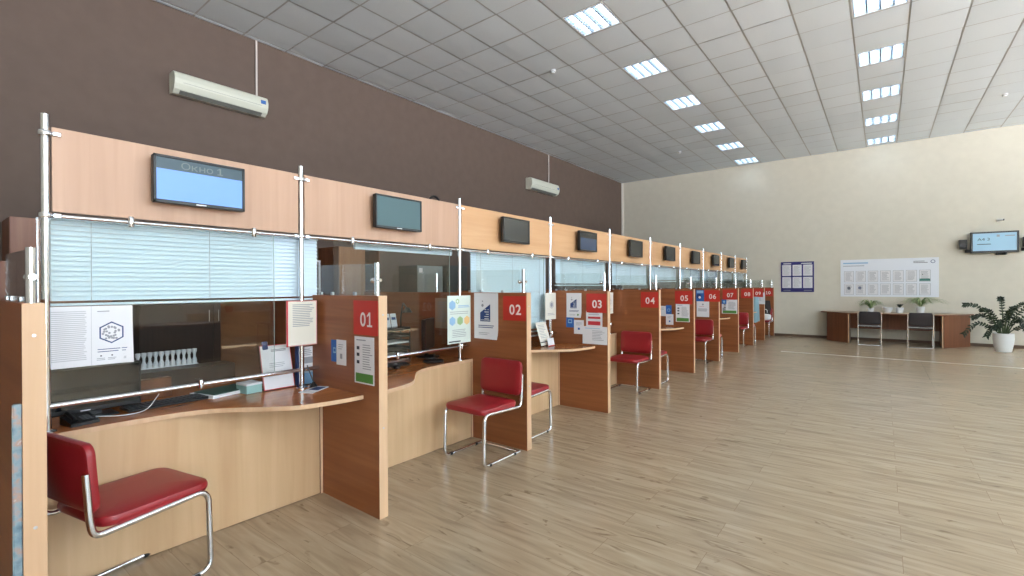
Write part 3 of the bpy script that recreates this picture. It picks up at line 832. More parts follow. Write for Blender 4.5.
# on the 01 partition
s = Sheet(.082, .145, M['blue_card'], '-Y'); s.rect(.3, .4, .7, .65, M['hex_blue']).rect(.36, .46, .64, .6, M['blue_card'])
s.build('info_card', (.435, SY(1), .915), 'small blue card half covered by a white card on the nearest numbered partition', 'card')
s = Sheet(.11, .165, M['paper'], '-Y', .002); s.lines(.2, .8, .85, .6, 3, M['ink'], .3).rect(.38, .25, .62, .45, M['ink'])
s.build('info_card', (.515, SY(1) - .001, .9), 'small white card overlapping the blue card on the 01 partition', 'card')
def green_sheet(w_=.205, h_=.295):
    s = Sheet(w_, h_, M['paper'], '-Y'); s.rect(.06, .03, .94, .22, M['green_print']).lines(.42, .92, .85, .3, 11, M['ink'], .35).lines(.1, .6, .95, .9, 1, M['ink'], .5)
    for v in (.72, .58, .42): s.rect(.12, v, .26, v + .07, M['ink_dark'])
    return s
green_sheet().build('info_sheet', (.765, SY(1), .805), 'tall white information sheet with a green foot beside two small cards', 'poster')
# bay 02 hexagon poster, hanging from clips on the lower rail
s = Sheet(.30, .435, M['paper_mint'], '+X', .003)
s.ngon(.2, .8, .15, 6, M['hex_blue'], 90).ngon(.42, .88, .08, 6, M['hex_green'], 90, .05)
for u, c in ((.2, 'hex_blue'), (.53, 'hex_green'), (.83, 'hex_orange')): s.ngon(u, .47, .14, 6, M[c], 90)
s.lines(.45, .95, .8, .74, 2, M['hex_blue'], .5, .1).lines(.1, .9, .68, .6, 2, M['ink'], .25, .1).lines(.2, .8, .3, .12, 5, M['ink'], .3, .3).rect(.05, .03, .55, .055, M['ink_dark'])
s.build('hexagon_poster', (PX + .022, -2.18, .895), 'pale poster with blue, green and orange hexagons in bay 02', 'poster')
def building_poster(w_, h_, small=False):
    s = Sheet(w_, h_, M['paper'], '-Y', .0012, (lambda u, v: .02 * max(0, .25 - v) ** 2 * 16 * u))
    s.poly([(.26, .38), (.68, .38), (.68, .76), (.26, .57)], M['navy'])
    for k in range(5): s.rect(.44, .43 + k * .05, .62, .445 + k * .05, M['paper'])
    s.rect(.28, .405, .66, .415, M['paper']).ngon(.36, .73, .05, 8, M['ink']).ngon(.36, .82, .025, 8, M['ink'])
    s.lines(.18, .84, .31, .23, 2, M['navy'], .4, .2).lines(.2, .65, .15, .08, 2, M['ink'], .3, .2)
    if small: s.ngon(.78, .12, .06, 10, M['green_print'])
    return s
building_poster(.29, .42).build('building_poster', (.45, SY(2), .932), 'white poster with a sloping navy building shape left of sign 02', 'poster')
# bay 03
s = Sheet(.225, .31, M['paper_warm'], '+X', .002); s.ngon(.58, .55, .2, 6, M['ink'], 90, .17).ngon(.58, .55, .13, 6, M['ink'], 90).lines(.2, .9, .25, .15, 2, M['ink'], .3)
s.build('hanging_notice', (PX + .022, -.66, 1.025), 'ivory notice with a grey hexagon hanging on the post in bay 03', 'notice')
t = thing('notice_stand', 'sloping acrylic notice stand on the counter of bay 03', 'notice stand', (.31, -.83, CZ))
MB(M['acrylic']).box(-.075, .06, -.11, .11, 0, .003).build('foot', t)
o = Sheet(.205, .27, M['paper_warm'], '+X', .002); o.lines(.15, .85, .9, .3, 9, M['ink'], .3).rect(0, .12, 1, .16, M['ink_dark']); o.build('sheet', (-.0, 0, .01), parent=t, rot=(0, math.radians(-18), 0))
tag(Sheet(.13, .09, M['paper'], '+X', .002).rect(0, 0, 1, .1, M['red_print']).mb.build('leaflet_card', None, (.36, -.80, CZ + .001), (0, math.radians(-12), 0)), 'small white card with a red foot on the counter of bay 03', 'card')
building_poster(.20, .285, True).build('building_poster', (.482, SY(3), 1.047), 'small white poster with a navy building shape left of sign 03', 'poster')
s = Sheet(.105, .125, M['blue_card'], '-Y'); s.rect(.25, .4, .75, .75, M['hex_blue']).rect(.33, .48, .67, .68, M['blue_card'])
s.build('info_card', (.43, SY(3), .93), 'small blue card under the small building poster by sign 03', 'card')
s = Sheet(.13, .16, M['paper'], '-Y', .002); s.lines(.2, .8, .85, .6, 3, M['ink'], .3).rect(.4, .3, .6, .45, M['blue_card'])
s.build('info_card', (.548, SY(3) - .001, .86), 'small white card right of the blue card under sign 03', 'card')
s = Sheet(.205, .2, M['paper'], '-Y'); s.rect(.12, .2, .88, .42, M['red_print']).rect(.12, .56, .88, .68, M['red_print']).lines(.15, .85, .95, .75, 2, M['ink'], .3)
s.build('info_sheet', (.745, SY(3), .93), 'white sheet with red print bands under sign 03', 'poster')
s = Sheet(.31, .2, M['paper'], '-Y', .002, lambda u, v: .004 * math.sin(u * 5) * (1 - v)); s.lines(.4, .9, .8, .2, 7, M['ink'], .3).lines(.1, .8, .93, .85, 1, M['hex_blue'], .4)
s.build('info_sheet', (.752, SY(3) - .0015, .755), 'wide white sheet lowest under sign 03', 'poster')
# bay 04 hanging sheet
s = Sheet(.225, .3, M['paper_warm'], '+X', .002); s.ngon(.55, .55, .18, 6, M['ink'], 90, .15).lines(.2, .9, .25, .15, 2, M['ink'], .3)
s.build('hanging_notice', (PX + .022, .86, 1.02), 'ivory notice hanging on the post in bay 04', 'notice')
# bay 05
s = Sheet(.11, .17, M['paper'], '-Y'); s.lines(.2, .8, .9, .6, 3, M['ink'], .3); s.build('info_card', (.4, SY(5), .905), 'leftmost white card beside the blue card on the 05 partition', 'card')
s = Sheet(.095, .165, M['blue_card'], '-Y'); s.ngon(.5, .5, .28, 12, M['hex_blue'], 0, .18); s.build('info_card', (.505, SY(5), .925), 'small blue card above and between two white cards on the fifth numbered partition', 'card')
s = Sheet(.125, .175, M['paper'], '-Y', .002); s.lines(.2, .8, .85, .6, 3, M['ink'], .3).rect(.4, .25, .6, .4, M['blue_card']); s.build('info_card', (.52, SY(5) - .001, .765), 'white card below the blue card on the 05 partition', 'card')
green_sheet(.225, .295).build('info_sheet', (.735, SY(5), .82), 'white information sheet with a green foot right of three small cards', 'poster')
# bay 06
s = Sheet(.15, .215, M['blue_card'], '-Y', .001); s.ngon(.35, .45, .3, 14, M['navy']).ngon(.45, .35, .16, 10, M['paper']).rect(.1, .72, .9, .95, M['hex_blue'])
s.build('emblem_sticker', (.575, SY(6), 1.115), 'blue and white emblem sticker left of sign 06', 'sticker')
s = Sheet(.23, .295, M['paper'], '-Y'); s.lines(.12, .88, .55, .35, 3, M['ink'], .5, .1).ngon(.5, .8, .07, 10, M['ink']).lines(.2, .8, .7, .62, 1, M['red_print'], .2)
s.build('info_sheet', (.625, SY(6), .82), 'white sheet with grey print under the blue emblem sticker', 'poster')
# bay 07
s = green_sheet(.31, .3); s.rect(0, .68, .3, 1, M['blue_card']).ngon(.15, .84, .08, 8, M['hex_blue']).rect(.05, .2, .25, .4, M['ink'])
s.build('info_sheet', (.742, SY(7), .815), 'wide white sheet with a blue corner and green foot under sign 07', 'poster')
# bay 09 paper and coat, bay 10 bag and jacket
s = Sheet(.3, .3, M['paper'], '-Y', .002); s.lines(.15, .85, .85, .3, 6, M['ink'], .3); s.build('info_sheet', (.78, SY(9), .93), 'white sheet under sign 09 on the second last partition', 'poster')
def cloth(name, loc, w_, h_, th, mat, label, cat, seed=1, facing='-Y'):
    r = random.Random(seed); mb = MB(mat); n = 12; ph = r.random() * 6
    def pt(u, v, sgn): 
        x = (u - .5) * w_ * (1 - .25 * v); y = sgn * th / 2 * math.sin(PI * min(max(u, .02), .98)) + .012 * math.sin(9 * u + ph) * (1 - v); return (x, y, v * h_ + .02 * math.sin(7 * u + ph) * (1 - v))
    for sgn in (-1, 1):
        mb.add([pt(i / n, j / n, sgn) for j in range(n + 1) for i in range(n + 1)], [(j * (n + 1) + i, j * (n + 1) + i + 1, (j + 1) * (n + 1) + i + 1, (j + 1) * (n + 1) + i) for j in range(n) for i in range(n)], True)
    rim = [(i / n, 0) for i in range(n)] + [(1, i / n) for i in range(n)] + [(1 - i / n, 1) for i in range(n)] + [(0, 1 - i / n) for i in range(n)]
    k = len(rim)
    mb.add([pt(u, v, -1) for u, v in rim] + [pt(u, v, 1) for u, v in rim], [(i, (i + 1) % k, k + (i + 1) % k, k + i) for i in range(k)], True)
    return tag(mb.build(name, None, loc), label, cat)
cloth('coat', (.72, SY(9) - .06, .47), .2, .65, .06, M['cloth_blue'], 'light blue coat hanging in the bay of sign 09', 'coat', 4)
cloth('jacket', (.66, DIV[10] - DT - .065, .55), .44, .44, .10, M['black_vinyl'], 'black jacket over the chair back in the farthest bay', 'jacket', 6)
bg = thing('handbag', 'white bag lying on the seat of the chair in the farthest bay', 'bag', (.70, DIV[10] - DT - .32, .466))
MB(M['cloth_white']).cushion(.36, .34, .14, .06, .03, .02).build('body', bg)
MB(M['cloth_white']).tube(smooth_curve([(-.1, 0, .19), (-.08, 0, .28), (.08, 0, .28), (.1, 0, .19)], 6), .008, 8).build('strap', bg)

# leaflet board on the near face of the first partition
s = MB(M['mottled']).box(.012, .034, -.022, 0, 0, 1.0, .002); s.use(M['mottled']).box(.013, .033, -.0245, -.022, .004, .996)
tag(s.build('leaflet_board', None, (.872, DIV[0] - DT - .0003, .0)), 'narrow mottled blue printed strip on the near face of the leftmost partition', 'poster')

# ------------------------------------------------------------------ room behind the counters
def cupboard(name, loc, w_, d_, h_, label, mat, front, cat='cupboard', niche=False):
    """stands with its back to the brown wall; local x forward, y along the wall"""
    t = thing(name, label, cat, loc)
    MB(mat).box(0, d_, 0, .02, 0, h_, .001).box(0, d_, w_ - .02, w_, 0, h_, .001).box(0, d_, .02, w_ - .02, h_ - .02, h_, .001).box(0, .012, .02, w_ - .02, 0, h_ - .02).box(.0, d_ - .02, .02, w_ - .02, 0, .06).build('carcass', t)
    wd = .62 * w_ if niche else w_
    nd = 1 if niche else 2
    for k in range(nd):
        y0 = .004 + (wd - .008) * k / nd; y1 = .004 + (wd - .008) * (k + 1) / nd - .003
        d = MB(front).box(d_, d_ + .018, y0, y1, .065, h_ - .003, .001).build('door', t)
        MB(M['steel']).tube([(d_ + .035, (y1 - .05 if k == 0 else y0 + .05), 1.0), (d_ + .035, (y1 - .05 if k == 0 else y0 + .05), 1.14)], .005, 8).build('handle', d)
    if niche:
        MB(M['black_vinyl']).box(.012, .016, wd, w_ - .02, .06, h_ - .02).build('niche_shade', t)  # black sheet stands in for the shade inside the niche
        for z in (.45, .9, 1.35, 1.78): MB(mat).box(.012, d_ - .005, wd, w_ - .02, z, z + .018).build('shelf', t)
        MB(mat).box(.012, d_, wd - .01, wd + .008, .06, h_ - .02).build('upright', t)
    return t
cupboard('wardrobe', (XW + .005, -1.29, 0), .74, .56, 2.03, 'tall wooden wardrobe with an open side niche seen through bay 02', M['walnut'], M['walnut_mid'], 'wardrobe', True)
cupboard('wardrobe', (XW + .005, -4.70, 0), .75, .56, 2.09, 'tall brown wooden wardrobe at the upper left behind the first bay', M['walnut'], M['walnut_light'], 'wardrobe')
cupboard('cupboard', (-1.9, -4.98, 0), .30, .5, 1.60, 'shorter brown cupboard at the far left in front of the wardrobe', M['walnut_light'], M['walnut_light'])
cupboard('shade_cabinet', (XW + .005, -3.7, 0), 1.5, .45, 1.22, 'low dark cabinet added by the wall to darken the view through the first glass', M['dark_wood'], M['dark_wood'], 'cabinet')  # added cabinet, keeps the background behind the first glass dark
# shelf rack with binders
t = thing('binder_shelf', 'white metal shelf with dark binders left of the wardrobe', 'shelf', (XW + .45, -1.86, 0))
f = MB(M['paper'])
for y in (-.24, .24):
    for x in (-.15, .15): f.box(x - .012, x + .012, y - .012, y + .012, 0, 1.80)
f.build('upright_frame', t)
for z in (.5, 1.0, 1.38, 1.78): MB(M['paper']).box(-.165, .165, -.255, .255, z, z + .022, .002).build('shelf', t)
for k in range(6):
    b = thing('ring_binder', '%s black ring binder on the white metal shelf' % ['leftmost', 'second', 'third', 'fourth', 'fifth', 'rightmost'][k], 'binder', (XW + .45, -1.86 - .19 + k * .074, 1.403), 0, 'ring binders on the white shelf')
    MB(M['black']).box(-.13, .14, -.034, .034, 0, .31, .004).build('cover', b)
    MB(M['paper']).box(.14, .1405, -.018, .018, .11, .26).build('spine_label', b)
# grey metal cabinets
def metal_cab(y, w_, h_, lab, mat, d_=.5, tagc=True):
    t = thing('metal_cabinet', lab, 'cabinet', (XW + .005, y, 0))
    MB(M['metal_dgrey']).box(0, d_, 0, w_, 0, h_, .004).build('body', t)
    d = MB(mat).box(d_, d_ + .016, .006, w_ - .006, .05, h_ - .006, .003).build('door', t)
    MB(M['steel']).box(d_ + .016, d_ + .03, w_ - .06, w_ - .045, 1.0, 1.12, .003).build('handle', d)
    if tagc: MB(M['paper']).box(d_ + .016, d_ + .0165, .04, .12, h_ - .13, h_ - .05).build('sticker', t)
metal_cab(.28, .62, 1.80, 'light grey metal cabinet with a white sticker behind bay 02', M['metal_grey'])
metal_cab(1.02, .55, 1.82, 'dull olive grey metal cabinet right of the light grey one', M['metal_dgrey'], .5, False)
# behind the glass of bay 02
t = thing('desk_monitor', 'dark computer monitor seen edge-on behind the glass of bay 02', 'monitor', (-.14, -2.20, CZ), math.radians(33))
MB(M['black']).box(-.02, .02, -.17, .17, .08, .37, .006).build('casing', t)
MB(M['screen_off']).box(-.0215, -.02, -.158, .158, .1, .355).build('screen', t)
MB(M['black']).box(-.03, -.005, -.03, .03, .02, .14).build('neck', t)
MB(M['black']).lathe([(.11, 0), (.11, .008), (.04, .02), (.0001, .021)], seg=20).build('foot', t)
t = thing('document_tray', 'black stacking document tray on the counter of bay 02', 'tray', (-.42, -2.44, CZ), .1)
for k in range(5):
    z = .01 + k * .062
    q = MB(M['black']).box(-.12, .12, -.16, .16, z, z + .004).box(-.12, .12, -.16, -.154, z, z + .03).box(-.12, .12, .154, .16, z, z + .03).box(-.12, -.114, -.16, .16, z, z + .05)
    q.build('shelf', t)
    if k in (0, 2): MB(M['paper']).box(-.1, .11, -.145, .145, z + .005, z + .02).build('paper', t)
for sx in (-.115, .115):
    for sy in (-.157, .157): MB(M['black']).tube([(sx, sy, 0), (sx, sy, .282)], .005, 6).build('corner_rod', t)
t = thing('card_holder', 'holder with tilted white cards standing on the tray of bay 02', 'card holder', (-.43, -2.44, CZ + .283), .1)
MB(M['acrylic']).box(-.06, .06, -.13, .13, 0, .004).build('tray', t)
for k, y in enumerate((-.09, 0.0, .085)):
    o = Sheet(.075, .13, M['paper'], '+X', .002); o.rect(.15, .52, .85, .72, M['navy']); o.build('card', (-.01, y, .006), parent=t, rot=(0, math.radians(-12), 0))
t = thing('desk_lamp', 'black desk lamp with a small head behind the glass of bay 02', 'lamp', (-.66, -2.11, CZ))
MB(M['black']).lathe([(.07, 0), (.07, .012), (.02, .02), (.0001, .021)], seg=18).build('base', t)
MB(M['black']).tube(fillet([(0, 0, .015), (0, 0, .36), (.16, -.1, .52), (.26, -.14, .47)], .05), .007, 8).build('arm', t)
MB(M['black']).lathe([(.015, 0), (.05, -.05), (.046, -.05), (.0001, -.01)], seg=14, xf=Matrix.Translation((.28, -.145, .475))).build('head', t)
t = thing('table_lamp', 'small lamp with a cream shade behind the glass of bay 02', 'lamp', (-.72, -2.33, CZ))
MB(M['steel']).lathe([(.05, 0), (.05, .01), (.009, .03), (.009, .38), (.0001, .381)], seg=16).build('stand', t)
MB(M['cream_shade']).lathe([(.06, .36), (.042, .47), (.040, .47), (.057, .36)], seg=18).build('lamp_shade', t)
s = Sheet(.21, .3, M['paper_warm'], '-Y', .001); s.lines(.15, .85, .9, .2, 9, M['ink'], .3); s.mb.mats[0] = plain('tan_paper', (176, 152, 130), .8)
s.build('paper_sheet', (-.12, SY(2), 1.0), 'tan paper sheet pinned to the 02 partition behind the glass', 'paper')
t = thing('computer_mouse', 'black and white computer mouse on the counter of bay 02', 'mouse', (.12, -2.79, CZ), 1.2)
MB(M['black']).cushion(.058, .1, .026, .026, .01, .008).build('shell', t)
MB(M['paper']).ball((0, .01, .03), .02, 10, .35).build('wheel', t)
t = thing('card_reader', 'round black device on the counter of bay 02', 'device', (.14, -2.39, CZ))
MB(M['black']).lathe([(.09, 0), (.095, .01), (.085, .022), (.03, .026), (.0001, .027)], seg=22).build('base', t)
MB(M['dark_grey']).tube(smooth_curve([(0, 0, .024), (-.03, .04, .07), (-.1, .1, .03)], 5), .004, 6).build('lead', t)
# cable loop with a white dome, not a lamp, above the second header panel
t = thing('cable_loop', 'small black arc with a white dome peeping over the second header panel', 'lamp', (.12, -2.35, 2.1))
MB(M['black']).tube([(0, .075 * math.cos(a), .04 + .09 * math.sin(a)) for a in [PI * k / 12 for k in range(13)]], .011, 8).build('loop_arc', t)
MB(M['lamp_white']).ball((0, .0, .06), .04, 12, .9).build('dome', t)
MB(M['black']).box(-.02, .115, -.03, .03, .03, .045, .004).build('bracket', t)

# ------------------------------------------------------------------ air conditioners on the brown wall
def aircon(y0, y1, z0, z1, lab, pipe_y):
    w_ = y1 - y0; h_ = z1 - z0
    t = thing('air_conditioner', lab, 'air conditioner', (XW, (y0 + y1) / 2, z0), 0, 'air conditioners on the brown wall')
    prof = [(0, 0), (.10, -.005), (.165, .04), (.195, .10), (.20, .16), (.18, h_ - .03), (.15, h_), (0, h_)]
    prof = [(p.x, p.z) for p in fillet([(a, 0, b) for a, b in prof], .02, 3, True)]
    MB(M['ac_white']).prism([(a, b) for a, b in prof], -w_ / 2, w_ / 2, 'Y').build('case', t)
    v = MB(M['ac_grey'])
    xf = Matrix.Translation((.132, 0, .018)) @ Matrix.Rotation(math.radians(-56), 4, 'Y') @ Matrix.Translation((0, 0, 0))
    v.box(-.004, .003, -w_ * .44, w_ * .44, -.036, .028, .001, xf=Matrix.Translation((.135, 0, .015)) @ Matrix.Rotation(math.radians(56), 4, 'Y'))
    v.build('outlet_flap', t)
    v = MB(M['ac_grey'])
    for k in range(5): v.box(.03 + k * .024, .036 + k * .024, -w_ * .45, w_ * .45, h_, h_ + .002)
    v.build('intake_grille', t)
    MB(M['ac_grey']).box(.1985, .2005, -w_ * .42, w_ * .42, .118, .121).build('panel_seam', t)
    MB(M['blue_card']).box(.19, .2015, w_ / 2 - .10, w_ / 2 - .035, .145, .195).build('sticker', t)
    p = MB(M['pipe']).tube([(XW + .02, pipe_y, z1 - .02), (XW + .02, pipe_y, H)], .013, 10).build('conduit')
    return t, p
a1, p1 = aircon(-3.26, -2.14, 3.83, 4.085, 'nearer white air conditioner high on the brown wall', -2.22)
tag(p1, 'white conduit rising from the nearer air conditioner to the ceiling', 'conduit')
a2, p2 = aircon(4.24, 5.50, 3.84, 4.12, 'farther white air conditioner high on the brown wall', 5.25)
tag(p2, 'white conduit rising from the farther air conditioner to the ceiling', 'conduit')

# ------------------------------------------------------------------ back wall: boards, screen, speakers
yb = YB - .0005
t = thing('notice_board', 'small indigo board with six white sheets on the cream wall', 'notice board', (1.47, yb, 1.23))
s = Sheet(.785, .83, M['board_blue'], '-Y', .014)
s.rect(.08, .925, .32, .955, M['paper']).rect(.62, .925, .94, .955, M['paper']).rect(.08, .045, .3, .065, M['ink']).rect(.7, .045, .94, .065, M['ink'])
s.build('board', (0, 0, 0), parent=t)
for r in range(2):
    for c in range(3):
        o = Sheet(.215, .30, M['paper'], '-Y', .001); o.lines(.12, .88, .9, .1, 8, M['ink'], .25)
        o.build('sheet', (-.25 + c * .25, -.0145, .11 + r * .335), parent=t)
t = thing('information_board', 'long white information board with two rows of sheets on the cream wall', 'notice board', (3.41, yb, 1.115))
s = Sheet(1.92, .95, M['board_white'], '-Y', .016)
s.lines(.03, .3, .93, .88, 1, M['hex_blue'], .7, 0).lines(.03, .26, .85, .81, 1, M['ink'], .4, 0)
s.lines(.76, .9, .93, .86, 2, M['ink_dark'], .35, .3).ngon(.945, .9, .022, 14, M['navy'], 0, .016)
s.build('board', (0, 0, 0), parent=t)
for r in range(2):
    for c in range(7):
        o = Sheet(.205, .28, plain('board_sheet', (214, 214, 224), .6) if (r, c) == (0, 0) else M['bsheet'], '-Y', .001) if False else Sheet(.205, .28, M['paper'], '-Y', .001)
        o.frame(.03, M['ink']).lines(.15, .85, .9, .12, 8, M['ink'], .35)
        if (r, c) == (1, 6): o.rect(0, .05, 1, .25, plain('teal_print', (60, 120, 110), .6)).ngon(.3, .6, .05, 6, M['ink_dark'])
        if (r, c) == (0, 0): o.ngon(.5, .6, .2, 6, M['ink_dark'], 20)
        if (r, c) == (0, 1): o.ngon(.4, .62, .2, 5, M['navy'], 10)
        o.build('sheet', (-.78 + c * .248, -.0165, .05 + r * .325), parent=t)
# screen
t = thing('wall_screen', 'wide black framed information screen lit pale blue on the cream wall', 'screen', (5.282, YB - .02, 2.122), .10); t.scale = (1.03, 1, 1.02)
b = MB(M['black']).box(-.38, .38, -.075, -.02, 0, .465, .008)
for x0, x1, z0, z1 in ((-.38, .38, .43, .465), (-.38, .38, 0, .045), (-.38, -.345, 0, .465), (.345, .38, 0, .465)): b.box(x0, x1, -.085, -.07, z0, z1, .003)
b.build('casing', t)
s = Sheet(.69, .385, M['screen_tv'], '-Y', .001)
s.text('A4 3', .25, .66, .16, M['ink_dark'], 1.2).lines(.1, .42, .42, .34, 1, M['ink_dark'], .5, 0).rect(.55, .78, .62, .9, M['ink']).rect(.74, .8, .96, .86, M['ink'])
s.build('screen', (0, -.076, .045), parent=t)
MB(M['black_matte']).box(.03, .2, -.06, -.0, -.05, 0.0, .01).build('wall_bracket', t)
MB(M['black']).lathe([(.03, -.0), (.03, -.03), (.02, -.05), (.0001, -.052)], .17, -.06, 12).build('sensor', t)
for x, lab in ((4.775, 'small black loudspeaker left of the information screen'), (5.80, 'small black loudspeaker right of the information screen')):
    t = thing('loudspeaker', lab, 'loudspeaker', (x, YB - .005, 2.23), 0, 'loudspeakers beside the screen')
    MB(M['black']).box(-.07, .07, -.14, -.03, 0, .21, .008).build('cabinet', t)
    MB(M['dark_grey']).lathe([(.05, -.1405), (.048, -.146), (.02, -.142), (.0001, -.14)], 0, .08, 16, 'Y').build('cone', t)
    MB(M['black_matte']).box(-.02, .02, -.03, 0, .06, .15).build('wall_bracket', t)
    MB(M['black_matte']).lathe([(.045, -.09), (.05, -.06), (.045, -.02), (.0001, -.019)], .08 if x < 5 else -.05, -.09, 14).tube([(.04, -.09, .02), (.08 if x < 5 else -.05, -.09, -.03)], .008, 8).build('tweeter', t)
t = thing('security_camera', 'small white security camera on the cream wall above the screen', 'camera', (5.36, YB - .002, 2.85))
MB(M['lamp_white']).lathe([(.03, 0), (.03, -.015), (.012, -.02), (.012, -.06)], 0, 0, 12, 'Y').build('mount', t)
MB(M['lamp_white']).tube([(-.02, -.06, .0), (.07, -.09, -.005)], .024, 12).build('body', t)
MB(M['black']).tube([(.07, -.09, -.005), (.085, -.095, -.006)], .022, 12).build('lens', t)

# ------------------------------------------------------------------ table, chairs and plants at the back wall
t = thing('writing_table', 'long wooden writing table with slanted ends along the cream wall', 'table', (3.52, 9.3, 0))
top = [(-1.47, .46), (1.43, .46), (1.43, .32), (.92, -.44), (-.9, -.44), (-1.47, .1)]
MB(M['walnut_x']).prism(top, .712, .737, 'Z', side=M['walnut']).build('tabletop', t)
def slab(x0, y0, x1, y1, th=.022):
    a = Vector((x0, y0)); b = Vector((x1, y1)); n = (b - a).orthogonal().normalized() * th / 2
    return [tuple(a + n), tuple(b + n), tuple(b - n), tuple(a - n)]
for p in ((-1.33, .05, -.87, -.40), (.86, -.40, 1.35, .24)):
    q = MB(M['walnut']).prism(slab(*p), .0, .712, 'Z'); q.build('end_panel', t)
for x in (-.86, .85): 
    MB(M['beech_edge']).box(x - .012, x + .012, -.40, -.375, 0, .712).build('front_edge', t)
    MB(M['walnut']).box(x - .01, x + .01, -.375, .3, 0, .712).build('inner_panel', t)
MB(M['walnut']).box(-.85, .84, .10, .118, .33, .712).build('modesty_panel', t)
def back_chair(x, y, lab, rz):
    return dup(bc, (x, y, 0), rz, lab)
bc = thing('visitor_chair', 'left black chair with chrome legs pushed up to the writing table', 'chair', (3.07, 8.70, 0), .03, 'black chairs at the writing table')
for sx in (-1, 1):
    x = sx * .216
    pts = [(x, -.22, .775), (x, -.205, .43), (x, -.2, .41), (x, .22, .43), (x, .235, .013), (x, -.21, .013)]
    MB(M['chrome']).tube(fillet(pts, [0, .03, .03, .05, .05, 0], 5), .0115, 10).build('frame_tube', bc)
    MB(M['chrome']).tube([(x, -.205, .43), (x, -.215, .013)], .0115, 10).build('rear_leg', bc)
    MB(M['black_matte']).lathe([(.016, -.16), (.016, -.13)], x, .0145, 8, 'Y').build('foot_glide', bc)
MB(M['chrome']).tube([(-.216, -.21, .013), (.216, -.21, .013)], .011, 10).build('rear_crossbar', bc)
MB(M['chrome']).tube([(-.216, -.205, .46), (.216, -.205, .46)], .008, 8).build('seat_crossbar', bc)
MB(M['black_vinyl']).cushion(.44, .44, .045, .06, .015, .006, Matrix.Translation((0, .02, .42))).build('seat', bc)
MB(M['black_vinyl']).cushion(.40, .29, .03, .03, .012, .004, Matrix.Translation((0, -.205, .645)) @ Matrix.Rotation(-PI / 2 + .03, 4, 'X')).build('backrest', bc)
back_chair(3.98, 8.70, 'right black chair with chrome legs pushed up to the writing table', -.02)

def leaf_strip(mb, pts, w0, fold=.25, up=(0, 0, 1)):
    pts = [Vector(p) for p in pts]; n = len(pts); vs = []
    for i, p in enumerate(pts):
        t = (pts[min(i + 1, n - 1)] - pts[max(i - 1, 0)]).normalized()
        sd = t.cross(Vector(up)); sd = sd.normalized() if sd.length > 1e-4 else Vector((1, 0, 0))
        k = i / (n - 1); wd = w0 * (math.sin(PI * (k * .86 + .12)) ** .8)
        nn = sd.cross(t)
        vs += [p - sd * wd + nn * wd * fold, p, p + sd * wd + nn * wd * fold]
    mb.add(vs, [(i * 3 + a, i * 3 + a + 1, i * 3 + a + 4, i * 3 + a + 3) for i in range(n - 1) for a in (0, 1)], True)
def spider_plant(x, y, z, lab, pot, h_, seed, spread, mats):
    r = random.Random(seed)
    t = thing('potted_plant', lab, 'plant', (x, y, z))
    ph, pr_ = pot
    MB(M['pot_white']).lathe([(pr_ * .72, 0), (pr_, ph), (pr_ * .92, ph), (pr_ * .88, ph - .02), (.0001, ph - .022)], seg=18).build('pot', t)
    MB(M['soil']).lathe([(pr_ * .88, ph - .021), (.0001, ph - .016)], seg=14).build('soil', t)
    mb = MB(*mats)
    for k in range(70):
        mb.use(mats[k % len(mats)])
        a = r.random() * 2 * PI; R = spread * r.uniform(.45, 1.); hh = h_ * r.uniform(.6, 1.15)
        leaf_strip(mb, [(R * math.cos(a) * q, R * math.sin(a) * q * .7, ph - .02 + hh * 2.3 * q * (1 - .86 * q)) for q in [i / 7 for i in range(8)]], .0105)
    mb.build('foliage', t)
TZ = .7375
spider_plant(3.08, 9.43, TZ, 'spider plant with trailing leaves above the left black chair', (.10, .075), .30, 2, .34, [M['leaf'], M['leaf_pale']])
spider_plant(4.02, 9.43, TZ, 'spider plant in a white pot above the right black chair', (.16, .085), .32, 5, .55, [M['leaf_pale'], M['leaf']])
t = thing('flower_pot', 'low white bowl planter on the writing table', 'planter', (3.41, 9.43, TZ))
MB(M['pot_white']).lathe([(.06, 0), (.10, .09), (.11, .13), (.10, .13), (.09, .09), (.0001, .085)], seg=20).build('bowl', t)
mb = MB(M['leaf_dark']); rr = random.Random(4)
for k in range(10):
    a = rr.random() * 6.28; leaf_strip(mb, [(.12 * q * math.cos(a), .10 * q * math.sin(a), .1 + .06 * q * (1.3 - q)) for q in (0, .25, .5, .75, 1)], .012)
mb.build('foliage', t)
t = thing('potted_plant', 'small dark leaved plant in a white cup on the writing table', 'plant', (3.64, 9.43, TZ))
MB(M['pot_white']).lathe([(.06, 0), (.08, .13), (.073, .13), (.06, .1), (.0001, .098)], seg=18).build('pot', t)
mb = MB(M['leaf_dark']); 
for k in range(16):
    a = rr.random() * 6.28; R = rr.uniform(.03, .1); leaf_strip(mb, [(R * q * math.cos(a), R * q * math.sin(a), .11 + .13 * q - .03 * q * q) for q in (0, .25, .5, .75, 1)], .022)
mb.build('foliage', t)
